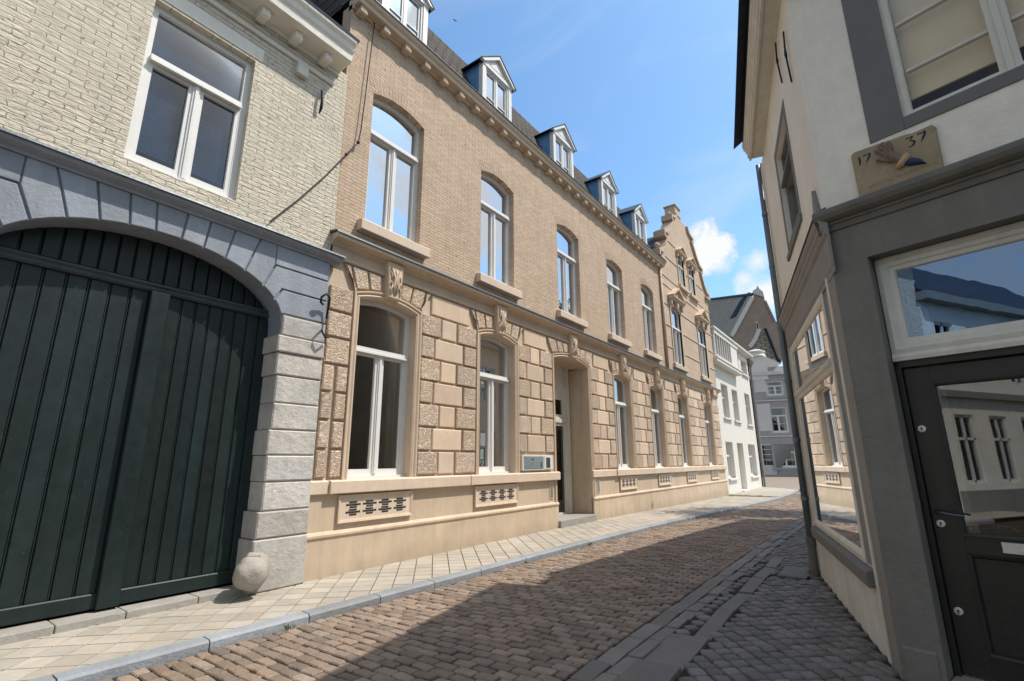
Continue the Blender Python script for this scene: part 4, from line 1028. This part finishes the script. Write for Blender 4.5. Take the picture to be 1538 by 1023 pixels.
# far end wall and roof, eaves
m=MB(TS); m.box(-3.97,-3.94,.0,5,-.2,H6); m.build('end_wall','cream_plaster',CH)
m=MB(TS)
m.prof([(.02,6.20),(-.17,6.20),(-.17,6.17),(-.20,6.17),(-.20,6.21),(-.22,6.22),(-.22,6.29),(-.24,6.31),(-.24,6.34),(-.27,6.37),(-.27,6.42),(.02,6.50)],-3.25,.35); m.build('eaves_box','cream_frame',CH,bevel=.004)
m=MB(TF); m.prof([(.02,6.20),(-.26,6.20),(-.30,6.17),(-.33,6.22),(-.37,6.33),(-.41,6.44),(.02,6.50)],-.25,4.2); m.build('eaves_box','cream_frame',CH,bevel=.004)
m=MB(TS); m.prof([(.3,6.51),(-.262,6.425),(-.275,6.43),(-.275,6.455),(-.26,6.46),(.3,6.58)],-3.27,.2); m.build('gutter','dark_iron',CH)
# roof of corner house
m=MB()
def W(T,x,y,z): p=T@Vector((x,y,z)); return (p.x,p.y,p.z)
A=W(TS,-3.35,-.4,6.5); B=(4.62,.45,6.5); Cc=W(TF,4.2,-.4,6.5); Rg=W(TS,-3.35,2.6,8.7); R2=W(TF,2.4,2.9,8.7); R3=W(TF,4.2,2.9,8.7)
m.add([A,B,Cc,Rg,R2,R3],[(0,1,4,3),(1,2,5,4)]); m.build('roof','slate',CH,fix=False)
# iron anchors on the side wall
for i,(s_,za,zb) in enumerate(((.78,6.14,5.60),(.30,5.84,5.22))):
    p0=TS@Vector((-s_,-.03,za)); o=MB(rot(TS)); h=zb-za
    o.tube([(0,.012,0),(.004,.0,h*.35),(-.004,.0,h*.45),(.006,.0,h*.55),(0,.012,h)],[.009,.009,.015,.009,.009],8)
    ob=o.build('wall_anchor','dark_iron',smooth=True); ob.location=p0; tag(ob,['left one of two black iron anchors on the white side wall under the eaves','right one of two black iron anchors on the white side wall, straighter'][i],'wall anchor')
# drainpipe
DP=TS@Vector((-3.52,-.06,0)); t=thing('drainpipe',(DP.x,DP.y,0),'grey zinc drainpipe with brown iron foot at the end of the corner house side wall','drainpipe')
m=MB(TS); px=-3.52; m.tube([(px,-.06,.42),(px,-.06,3.5),(px,-.06,6.22)],[.042,.042,.036],14); m.build('pipe','zinc_pipe',t,smooth=True)
for z in (.95,1.75,2.6,3.42): 
    m=MB(TS); m.tube([(px,-.06,z),(px,-.06,z+.05)],.050,14); m.box(px-.01,px+.01,-.06,.0,z+.01,z+.035); m.build('pipe_bracket','zinc_pipe',t)
for z in (4.4,5.3):
    m=MB(TS); m.tube([(px,-.06,z),(px,-.06,z+.05)],.044,14); m.build('pipe_bracket','zinc_pipe',t)
m=MB(TS); m.tube([(px,-.06,-.06),(px,-.06,.36),(px,-.06,.365),(px,-.06,.46),(px,-.06,.465)],[.052,.052,.062,.062,.045],14); m.box(px-.12,px+.0,-.13,-.0,-.05,.05); m.build('iron_foot','cast_iron',t,bevel=.004)
# ---- plaque 1737
PL=TF@Vector((.55,-.02,3.66)); t=thing('gable_plaque',PL,'stone plaque reading 17 37 with a carved dark hand, above the shop ledge','plaque')
TP=TF
m=MB(TP); m.block([(.285,3.60),(.83,3.60),(.838,3.96),(.82,3.99),(.70,3.985),(.66,3.998),(.31,4.03),(.28,4.01)],-.045,.0,.010); m.build('slab','plaque_stone',t,bevel=.004)
def stroke(m,pts,ws,y):
    n=len(pts); vs=[]
    for i,(p,w) in enumerate(zip(pts,ws)):
        a=Vector(pts[max(i-1,0)]);b=Vector(pts[min(i+1,n-1)]); d=(b-a).normalized(); q=Vector((-d.y,d.x))*w
        vs+=[(p[0]+q.x,y,p[1]+q.y),(p[0]-q.x,y,p[1]-q.y)]
    m.add(vs,[(2*i,2*i+1,2*i+3,2*i+2) for i in range(n-1)])
def digit(ch,x,z,h,y):
    m=MB(TP); s=h
    if ch=='1': stroke(m,[(x+.1*s,z+.98*s),(x+.2*s,z+.9*s),(x+.2*s,z+.4*s),(x+.16*s,z+.1*s),(x+.02*s,z-.02*s)],[.03*s,.09*s,.10*s,.07*s,.015*s],y)
    if ch=='7':
        stroke(m,[(x+.0*s,z+.80*s),(x+.04*s,z+.95*s),(x+.25*s,z+.90*s),(x+.62*s,z+.98*s)],[.02*s,.07*s,.065*s,.05*s],y)
        stroke(m,[(x+.60*s,z+.98*s),(x+.52*s,z+.72*s),(x+.35*s,z+.38*s),(x+.14*s,z+.04*s)],[.05*s,.095*s,.085*s,.02*s],y-.0006)
    if ch=='3':
        stroke(m,[(x+.02*s,z+.8*s),(x+.06*s,z+.94*s),(x+.28*s,z+.9*s),(x+.55*s,z+.96*s)],[.02*s,.06*s,.06*s,.045*s],y)
        stroke(m,[(x+.54*s,z+.96*s),(x+.40*s,z+.74*s),(x+.24*s,z+.58*s)],[.04*s,.045*s,.03*s],y-.0006)
        stroke(m,[(x+.22*s,z+.57*s),(x+.42*s,z+.56*s),(x+.56*s,z+.42*s),(x+.55*s,z+.22*s),(x+.40*s,z+.05*s),(x+.2*s,z+.0*s),(x+.06*s,z+.1*s)],[.03*s,.06*s,.09*s,.09*s,.07*s,.05*s,.03*s],y-.0003)
    m.build('digit','ink',t)
digit('1',.322,3.885,.080,-.0462); digit('7',.368,3.882,.080,-.0462)
digit('3',.655,3.872,.085,-.0462); digit('7',.728,3.872,.085,-.0462)
# carved hand: one continuous relief surface
def hand():
    m=MB(); y=-.055
    def T2(p): return p
    wr=(.585,3.815)
    m.tube([(.612,y,3.775),(.595,y,3.795),(.570,y-.004,3.825),(.545,y-.004,3.86),(.528,y,3.885)],[.026,.027,.034,.036,.022],14)
    m.ball((.538,y,3.868),(.042,.016,.036),14,9)
    for a,b,c,d in (((.556,3.900),(.556,3.940),(.550,3.972),(.546,3.990)),((.540,3.905),(.528,3.950),(.514,3.985),(.507,4.003)),((.522,3.902),(.504,3.942),(.488,3.976),(.479,3.994)),((.508,3.888),(.484,3.920),(.463,3.946),(.451,3.960))):
        m.tube([(a[0],y,a[1]),(b[0],y-.007,b[1]),(c[0],y-.005,c[1]),(d[0],y+.001,d[1])],[.0125,.0115,.0105,.006],10)
    m.tube([(.566,y,3.815),(.530,y-.004,3.822),(.492,y-.006,3.845),(.464,y-.003,3.868),(.444,y,3.866)],[.020,.017,.013,.011,.006],10)
    for i in range(len(m.v)): m.v[i]=TP@m.v[i]
    o=m.build('carved_hand','relief_hand',t)
    r=o.modifiers.new('r','REMESH'); r.mode='VOXEL'; r.voxel_size=.0028; r.use_smooth_shade=True
    s=o.modifiers.new('s','SMOOTH'); s.iterations=3; s.factor=.5
hand()
m=MB(TP); m.tube([(.570,-.055,3.738),(.596,-.060,3.752),(.628,-.062,3.785),(.648,-.055,3.822)],[.018,.028,.030,.016],12); m.ball((.632,-.05,3.80),(.030,.018,.032),12,8); m.build('cuff','relief_cuff',t,smooth=True)
m=MB(TP); m.tube([(.628,-.05,3.745),(.665,-.052,3.745),(.700,-.048,3.725),(.742,-.044,3.690)],[.022,.032,.024,.004],12); m.build('sleeve','relief_sleeve',t,smooth=True)
m=MB(TP); random.seed(11); x=.36
while x<.79:
    z=3.655+ (x-.36)*.01; hh=.022
    if random.random()<.8: stroke(m,[(x,z),(x+random.uniform(-.004,.006),z+hh)],[.002,.0026],-.0464)
    if random.random()<.6: stroke(m,[(x,z+hh*random.choice((0,.5,1))),(x+.012,z+hh*random.choice((0,.5,1))+.003)],[.002,.002],-.0466)
    x+=.0165
m.build('worn_inscription','relief_gold',t)
# ================================================================== NEIGHBOUR beyond the drainpipe (mostly hidden)
NH=thing('neighbour_house',(9.2,.6,0),'low eaved house beyond the drainpipe, almost hidden behind the corner house','house')
TN=frame(8.72,.72,0,180-5)                      # facade running away from us
m=MB(TN); m.wall([(-9,-.3),(0,-.3),(0,6.2),(-9,6.2)],[rect(-3.2-k*2.4,-2.1-k*2.4,zz,zz+h) for k in range(3) for zz,h in ((.9,1.8),(3.9,1.5))],.15,.15); m.build('wall','cream_plaster',NH)
for k in range(3):
    for zz,h in ((.9,1.8),(3.9,1.5)):
        w=make_window(rot(TN),NH,1.1,h,0,h*.65,gm='glass_far'); w.location=TN@Vector((-2.65-k*2.4,.22,zz))-Vector((9.2,.6,0))
m=MB(TN); m.box(-9,0,1.2,1.3,-.2,6.2); m.build('interior','room_dark',NH)
m=MB(); 
a=(6.9,.60,0);
m=MB(TN); m.prof([(.2,6.2),(-.12,6.2),(-.15,6.3),(-.15,6.38),(.2,6.42)],-9,0.1); m.build('eaves_box','cream_frame',NH)
m=MB(TN); m.prof([(-.15,6.385),(-.24,6.38),(-.27,6.40),(-.27,6.47),(-.15,6.47)],-9,.12); m.build('gutter','zinc_sky_blue',NH)
m=MB(TN); roofpoly(m,-9,-.0,[(-.1,6.45),(2.4,9.2),(5,6.4)]); m.build('roof','slate',NH)
# ================================================================== WHITE TOWNHOUSE
WH=thing('white_townhouse',(26,6.45,-.17),'white townhouse with glazed balcony box on top, next to the gabled beige mansion','townhouse')
TW=frame(0,6.45,0,0); WO=Vector((26,6.45,-.17)); zb=-.17
FR[WH.name]=WO
up=[rect(27.55,28.95,3.68,5.5),rect(29.9,31.25,3.66,5.45),rect(33.2,34.65,3.62,5.58)]
gd=[rect(27.25,28.75,.58,2.42),rect(29.75,31.2,-.14,2.42),rect(32.55,34.5,.55,2.42)]
tp=[rect(33.25,34.95,6.8,7.75)]
m=MB(TW); m.wall([(25.97,-.3),(35.75,-.3),(35.75,8.1),(31.2,8.1),(31.2,6.5),(25.97,6.5)],up+gd+tp,0,.35); m.box(35.35,35.75,.0,6,-.3,8.1); m.build('wall','white_wall',WH)
m=MB(TW); m.box(26,35.6,1.5,1.6,-.3,8); m.build('interior','room_mid',WH)
ws=MB(TW)
for i,h in enumerate(up+gd+tp):
    x0,x1=h[0][0],h[1][0]; z0,z1=h[0][1],h[2][1]; w=x1-x0
    if i==4:
        m=MB(TW); m.box(x0,x1,.30,.34,z0,z1); m.box(x0+.1,x1-.1,.28,.31,z0+.1,z0+.9); m.box(x0-.02,x1+.02,-.15,.3,-.3,-.1); m.build('door','white_wall',WH)
        continue
    make_window(None,WH,w-.02,z1-z0,0,(z1-z0)*.62,gm='glass_far',cur=True,fw=.09,loc=Vector(((x0+x1)/2,6.45+.24,z0))-WO)
    ws=MB(TW); ws.box(x0-.12,x1+.12,-.10,.1,z0-.10,z0); ws.build('window_sill','white_wall',WH,bevel=.01)
# glazed box
m=MB(TW); m.prof([(.3,6.36),(-.32,6.36),(-.36,6.42),(-.36,6.52),(-.40,6.58),(-.40,6.66),(.3,6.66)],25.9,31.5); m.build('balcony_slab','white_wall',WH,bevel=.01)
m=MB(TW); m.box(26.05,31.35,-.30,.4,7.92,8.16); m.box(25.95,31.45,-.36,.5,8.16,8.26)
m.box(29.55,31.3,-.26,-.1,6.66,7.92)
for i in range(8): x=26.15+i*.48; m.box(x,x+.07,-.28,-.2,6.66,7.92)
m.box(26.1,29.6,-.28,-.2,6.66,6.8); m.box(31.2,31.3,-.26,1.5,6.66,7.92); m.box(26.05,26.15,-.26,1.5,6.66,7.92)
gb=m.build('glazed_box','white_wall',WH)
m=MB(TW); m.poly(rect(26.1,29.6,6.7,7.92),-.22); m.build('pane',glass('glass_box',(.45,.55,.65),.9,.35,.02,1),gb)
m=MB(TW); m.poly(rect(26.1,29.6,6.7,7.92),.25); m.build('curtain','curtain',gb)
m=MB(TW); m.prof([(.2,8.08),(-.12,8.08),(-.25,8.18),(-.30,8.22),(-.30,8.34),(.2,8.40)],31.1,36.0); m.build('eaves_cornice','cream_frame',WH,bevel=.01)
m=MB(TW); roofpoly(m,25.97,35.9,[(-.2,8.3),(1.2,9.35),(2.4,9.9),(5,8.2)]); m.build('roof','slate',WH)
m=MB(TW); m.box(27.0,27.6,1.4,2.0,8.6,10.3); m.box(26.95,27.65,1.35,2.05,10.1,10.2); m.build('chimney','brown_brick',WH)
m=MB(TW); m.tube([(35.6,-.12,8.1),(35.6,-.12,-.2)],.06,8); m.lathe((35.6,-.14,7.5),[(.06,0),(.22,.35),(.22,.45)],8); m.build('drainpipe','taupe_paint',WH)
# ================================================================== GREY TOWNHOUSE closing the street
TG=far_frame(1132,55,-77,.0)
def gp(px,py): return on(TG,px,py)
GH=thing('grey_townhouse',TG.translation,'grey and white townhouse closing the far end of the street','townhouse')
b0=gp(1140,714)[1]
zt=gp(1165,563)[1]
def gr(x0,y0,x1,y1): a=gp(x0,y1); b=gp(x1,y0); return rect(a[0],b[0],a[1],b[1])
wn=[gr(1152,571,1175.5,595),gr(1157,610.5,1181,650.5),gr(1166,667,1194,702.5),gr(1200,571,1222,595),gr(1206,610,1230,650)]
dg=gr(1148,667,1162,713)
m=MB(TG); m.wall([(-3.5,-.3),(18,-.3),(18,zt),(-3.5,zt)],wn+[dg],0,.25); m.build('wall','mid_grey',GH)
# pale panels and bands
def band(x0,y0,x1,y1,p): m=MB(TG); a=gp(x0,y1); b=gp(x1,y0); m.box(a[0],b[0],-p,0,a[1],b[1]); m.build('band','grey_plaster',GH,bevel=.02)
band(1134,563,1148,590,.06); band(1141,606,1156,648,.06); band(1130,598,1225,604,.15); band(1135,653,1225,657,.1)
m=MB(TG); m.box(-3.5,18,-.25,.1,zt,zt+.35); m.build('cornice','grey_plaster',GH,bevel=.02)
for r_ in wn: m=MB(TG); m.sweep(r_,[(0,.0),(0,-.05),(-.22,-.05),(-.22,0)],closed=True); m.build('window_surround','mid_grey',GH)
for r_ in wn:
    x0,x1=r_[0][0],r_[1][0]; z0,z1=r_[0][1],r_[2][1]
    w=make_window(rot(TG),GH,x1-x0,z1-z0,0,(z1-z0)*.66,fm='white_frame',gm='glass_far',fw=.14,bars=1,cur=True,curside=.25,cm='blind'); w.location=TG@Vector(((x0+x1)/2,.12,z0))-TG.translation
m=MB(TG); a,b=dg[0],dg[2]; m.sweep(dg,[(0,.0),(0,.15),(.1,.15),(.1,0)],closed=True); m.box(a[0],b[0],.1,.15,a[1],a[1]+.9); 
for i in range(1,4): zz=a[1]+.9+i*(b[1]-a[1]-.9)/4; m.box(a[0],b[0],.1,.15,zz-.03,zz+.03)
m.build('door','grey_plaster',GH)
m=MB(TG); m.poly(rect(dg[0][0],dg[1][0],dg[0][1],dg[2][1]),.14); m.build('pane','glass_far',GH)
m=MB(TG); m.poly(rect(dg[0][0],dg[1][0],dg[0][1],dg[2][1]),.3); m.build('curtain','drape',GH)
m=MB(TG); m.box(-3.5,18,1.5,1.6,-.3,zt); m.build('interior','room_dark',GH)
# parapet storey with white turret
m=MB(TG); a=gp(1151,560); b=gp(1176,549); m.box(a[0],9,-.05,.6,zt+.35,gp(1170,550)[1]); m.build('parapet','white_wall',GH,bevel=.03)
m=MB(TG); a=gp(1127,572); b=gp(1150,535); m.box(a[0],b[0],-.1,1.4,zt-.4,b[1]); cx=(a[0]+b[0])/2
m.prism([(b[0]-.1,b[1]),(b[0]+1.2,gp(1160,542)[1]-.3),(b[0]+.1,zt),(b[0]-.1,zt)],-.05,.5)
m.build('turret','white_wall',GH,bevel=.03)
m=MB(TG); z=b[1]; wz=(b[0]-a[0])/2+.1; m.lathe((cx,.6,z),[(wz,0),(wz,.12),(wz*.85,.35),(wz*.8,.45),(wz*.95,.5),(wz*.95,.62),(wz*.5,.80),(.05,.9)],18); m.build('turret_cap','white_wall',GH,smooth=False)
# ================================================================== BROWN GABLED BUILDING
TB=far_frame(1138,75,-70,0)
BH=thing('gabled_hall',TB.translation,'tall brown brick building with steep tiled roof and stepped stone gable behind the white townhouse','building')
def bp(px,py): return on(TB,px,py)
z1=lambda x,y:(1060+x/6.393,420+y/6.393)
ap=[bp(*z1(*q)) for q in [(255,560),(450,180),(470,130),(555,150),(570,210),(670,420),(670,900),(255,900)]]
m=MB(TB); m.prism(ap[::-1],0,.5); m.build('gable_wall','brown_brick',BH)
m=MB(TB); cop=[bp(*z1(*q)) for q in [(570,210),(670,420)]]; m.sweep([bp(*z1(*q)) for q in [(670,425),(568,205)]],[(.1,-.15),(-.15,-.15),(-.15,.6),(.1,.6)]); m.build('coping','brown_brick',BH)
m=MB(TB); m.sweep([bp(*z1(*q)) for q in [(455,175),(255,548)]],[(.15,-.25),(-.4,-.25),(-.4,.7),(.15,.7)]); m.build('coping','white_wall',BH)
m=MB(TB); P=[bp(*z1(*q)) for q in [(460,140),(455,105),(480,95),(495,62),(512,95),(545,120),(560,175)]]; m.prism(P[::-1],-.25,.55); m.build('finial','grey_plaster',BH,bevel=.05)
wr_=[bp(*z1(*q)) for q in [(477,410),(497,405),(512,480),(490,492)]]
m=MB(TB); m.prism(wr_[::-1],-.12,.02); w_=m.build('window','white_frame',BH)
cx=sum(p[0] for p in wr_)/4; cz=sum(p[1] for p in wr_)/4
m=MB(TB); m.prism([((p[0]-cx)*.55+cx,(p[1]-cz)*.75+cz) for p in wr_][::-1],-.15,-.1); m.build('pane','room_dark',w_)
# nave roof running away to the left
A1=TB@Vector((bp(*z1(455,140))[0],.3,bp(*z1(455,140))[1])); A2=TB@Vector((bp(*z1(255,560))[0],.3,bp(*z1(255,560))[1]))
def atd(px,py,d): r=ray(px,py); h=math.hypot(r.x,r.y); return EYE+r*(d/h)
B1=atd(1000,452,92); B2=atd(960,560,86)
B1=atd(*z1(50,195),84); B1=A1+(B1-A1)*2.2; B2=A2+(B1-A1)
m=MB(); m.add([A1,A2,A2-Vector((0,0,12)),B2-Vector((0,0,12)),B2,B1],[(0,1,4,5),(1,2,3,4)]); m.build('nave_roof','far_tile',BH,fix=False)
dv=(A2-A1)
for i in range(1): 
    c=A1+dv*.12; q=MB(); q.tube([A1+Vector((0,0,.1)),B1+Vector((0,0,.1))],.22,6); q.build('ridge','lead',BH)
D1=[atd(*z1(*q),78-1.5) for q in [(420,120),(455,150),(330,330),(285,355)]]
m=MB(); m.add(D1+[p+Vector((.8,1,.0)) for p in D1],[(0,1,2,3),(4,5,6,7),(0,1,5,4),(1,2,6,5),(2,3,7,6),(3,0,4,7)]); m.build('roof_valley','slate',BH,fix=False)
# ================================================================== LOWER TILED HOUSE between
TL=far_frame(1150,64,-75,0)
LH=thing('tiled_house',TL.translation,'low tiled roof with pale verge between the brown gable and the grey townhouse','house')
lp=lambda q,yo=0: on(TL,*z1(*q),yo)
m=MB(TL); P=[lp(q) for q in [(515,475),(575,460),(700,720),(700,960),(430,960),(430,640)]]; m.prism(P[::-1],0,.4); m.build('roof','far_tile',LH)
m=MB(TL); m.sweep([lp(q) for q in [(515,480),(480,570),(425,650)]],[(.2,-.2),(-.25,-.2),(-.25,.5),(.2,.5)]); m.build('verge','white_wall',LH)
m=MB(TL); P=[lp(q) for q in [(575,460),(680,425),(720,540),(720,800),(690,760)]]; m.prism(P[::-1],-1.0,.3); m.build('side_wall','brown_brick',LH)
m=MB(TL); m.sweep([lp(q,-1.0) for q in [(720,800),(582,462),(680,424)]],[(.12,-.2),(-.12,-.2),(-.12,.1),(.12,.1)]); m.build('barge_board','slate',LH)
m=MB(TL); m.sweep([lp(q,-2) for q in [(605,830),(685,735)]],[(.25,-.1),(-.25,-.1),(-.25,.2),(.25,.2)]); m.build('cross_beam','grey_plaster',LH)
# ================================================================== behind the camera (seen in reflections only)
TR_=thing('terrace_house',(-9,6.3,0),'pale terrace house standing beyond the gate building, seen mirrored in the shop door glass','house')
TT=frame(0,6.3,0,0)
hs=[rect(x,x+.95,z,z+h) for x in (-9.6,-11.4,-13.2,-15.0,-16.6) for z,h in ((.8,2.0),(3.9,1.8))]
m=MB(TT); m.wall([(-17,-.1),(-8,-.1),(-8,6.4),(-17,6.4)],hs,0,.2); m.build('wall','cream_plaster',TR_)
m=MB(TT); m.box(-17,-8,-.16,0,3.3,3.5); m.box(-17,-8,-.30,0,6.3,6.55); m.box(-17,-8,-.06,0,-.1,.6)
m.build('trim','taupe_paint',TR_)
m=MB(TT); roofpoly(m,-17,-8,[(-.2,6.56),(1.5,8.4),(4,6.5)]); m.build('roof','slate',TR_)
m=MB(TT); m.box(-17,-8,.3,.4,0,6.3); m.build('interior','room_dark',TR_)
m=MB(TT)
for r_ in hs: m.sweep(r_,[(0,.05),(0,.12),(.08,.12),(.08,.05)],closed=True); a=r_[0];b=r_[2]; m.box((a[0]+b[0])/2-.04,(a[0]+b[0])/2+.04,.05,.1,a[1],b[1]); m.box(a[0],b[0],.05,.1,a[1]+(b[1]-a[1])*.62,a[1]+(b[1]-a[1])*.62+.08)
m.build('window_frames','white_frame',TR_)
def tree(x,y,h,r,label,seed):
    random.seed(seed); t=thing('broadleaf_tree',(x,y,0),label,'tree')
    m=MB(); m.tube([(x,y,-.2),(x+.1,y,h*.3),(x,y+.1,h*.55),(x,y,h*.8)],[.28,.22,.15,.05],10)
    for i in range(7):
        a=i*.9; m.tube([(x,y,h*(.35+.05*i)),(x+math.cos(a)*r*.6,y+math.sin(a)*r*.6,h*(.55+.05*i))],[.09,.03],6)
    m.build('trunk','bark',t)
    m=MB()
    for k in range(60):
        d=Vector((random.gauss(0,1),random.gauss(0,1),random.gauss(0,.8))).normalized()*random.uniform(.45,1)
        c=Vector((x,y,h*.68))+Vector((d.x*r,d.y*r,d.z*h*.32))
        for _ in range(60):
            p=c+Vector((random.gauss(0,.4),random.gauss(0,.4),random.gauss(0,.3))); a=Vector((random.uniform(-1,1),random.uniform(-1,1),random.uniform(-1,1))).normalized()*.11; b=Vector((random.uniform(-1,1),random.uniform(-1,1),random.uniform(-1,1))).normalized()*.09
            m.add([p-a,p+b,p+a,p-b],[(0,1,2,3)])
    m.build('crown','leaf',t,fix=False)
tree(-20,4.5,10,3.6,'larger green street tree behind the viewer, mirrored in the door glass',5)
tree(-19,-1.5,8,3.0,'smaller green street tree behind the viewer, mirrored in the door glass',6)
tree(20.0,-.1,11.2,1.7,'leafy tree hidden behind the right hand roofs, dappling the far sidewalk with shade',9)
# ================================================================== BIRD
bp_=atd(683,31,30); o=MB(); o.tube([(-.07,0,0),(0,0,0),(.08,0,.01)],[.006,.02,.006],8)
for s in (-1,1): o.add([(.02,0,.005),(-.03,0,.005),(-.05,s*.10,.05),(.0,s*.17,.015),(.03,s*.09,.045)],[(0,1,2,3,4)])
ob=o.build('bird','dark_iron',fix=False); ob.location=bp_; ob.rotation_euler=(.3,.2,1.2); tag(ob,'tiny dark bird flying in the blue sky above the roof','bird')
# ================================================================== CAMERA, LIGHT, SKY
cam=bpy.data.cameras.new('camera'); co=bpy.data.objects.new('camera',cam); COL.objects.link(co)
mx=Matrix(((cR.x,cU.x,-cf.x,0),(cR.y,cU.y,-cf.y,0),(cR.z,cU.z,-cf.z,1.5),(0,0,0,1))); co.matrix_world=mx
cam.sensor_width=36; cam.lens=FOC/1538*36; cam.clip_start=.05; cam.clip_end=2000; scn.camera=co
SUN=Vector((.74,-1,2.10)).normalized()
el=math.asin(SUN.z); az=math.atan2(SUN.x,SUN.y)          # clockwise from +Y
sl=bpy.data.lights.new('sun','SUN'); sl.energy=5.0; sl.angle=R(.5); sl.color=(1,.925,.83)
so=bpy.data.objects.new('sun',sl); COL.objects.link(so); so.rotation_euler=SUN.to_track_quat('Z','Y').to_euler(); so.location=(10,-20,30)
w=bpy.data.worlds.new('World'); scn.world=w; w.use_nodes=True; nt=w.node_tree; nt.nodes.clear(); k=N(nt)
out=nt.nodes.new('ShaderNodeOutputWorld'); bg=k.n('Background'); bg.inputs[1].default_value=.122
sk=k.n('TexSky'); sk.sky_type='NISHITA'; sk.sun_disc=False; sk.sun_elevation=el; sk.sun_rotation=az; sk.air_density=1.0; sk.dust_density=1.3; sk.ozone_density=1.6
tc=k.n('TexCoord'); v=tc.outputs['Generated']
n1=k.noise(v,3.2,9,.62,.35); n2=k.noise(v,13,10,.66,.3)
def puff(px,py,rad,soft,stretch=(1,1,1)):
    d=ray(px,py); dp=k.n('VectorMath',operation='DISTANCE'); mp=k.mapping(v,stretch); k.l(mp,dp.inputs[0]); dp.inputs[1].default_value=(d.x*stretch[0],d.y*stretch[1],d.z*stretch[2])
    a=k.math('SUBTRACT',rad,dp.outputs['Value']); a=k.math('ADD',a,k.math('MULTIPLY',k.math('SUBTRACT',n2,.5),rad*2.9))
    return k.math('DIVIDE',a,soft,True)
c=puff(1062,372,.050,.022)
for a_ in ((1046,350,.026,.02),(1078,392,.028,.03),(1140,392,.026,.03),(1155,445,.05,.04),(1120,420,.02,.03)): c=k.math('MAXIMUM',c,puff(*a_))
# warm cloud added behind the viewer as fill; broken southern cloud for window reflections
sp=k.n('SeparateXYZ'); k.l(v,sp.inputs[0])
vd=k.n('VectorMath',operation='DOT_PRODUCT'); k.l(v,vd.inputs[0]); vd.inputs[1].default_value=(-.85,-.52,0)
rear_fill=k.ramp(vd.outputs['Value'],[(.0,0),(.18,1)])
cs=k.math('MULTIPLY',k.ramp(n1,[(.38,0.15),(.58,1)]),rear_fill)
c=k.math('MAXIMUM',c,k.math('MULTIPLY',cs,.85))
s2=k.ramp(k.math('MULTIPLY',sp.outputs['Y'],-1),[(.22,0),(.34,1)]); c=k.math('MAXIMUM',c,k.math('MULTIPLY',k.math('MULTIPLY',k.ramp(k.noise(v,4.2,9,.62,.4),[(.47,0),(.56,1)]),s2),.9))
# thin haze wisps
wz=k.ramp(k.noise(k.mapping(v,(1,1,2.5)),2.2,8,.6,.6),[(.46,0),(.8,1)])
c=k.math('MAXIMUM',c,k.math('MULTIPLY',wz,.34))
tv=k.n('VectorMath',operation='MULTIPLY'); k.l(sk.outputs[0],tv.inputs[0]); tv.inputs[1].default_value=(1.42,1.88,2.05); tinted=tv.outputs[0]
cloudc=k.mix(rear_fill,(8.0,8.05,8.1),(5.6,5.2,4.6)); cc=k.mix(c,tinted,cloudc); k.l(cc,bg.inputs[0]); k.l(bg.outputs[0],out.inputs[0])
scn.view_settings.view_transform='Standard'; scn.view_settings.look='None'; scn.view_settings.exposure=0
scn.cycles.max_bounces=7; scn.cycles.transparent_max_bounces=12; scn.cycles.use_denoising=True
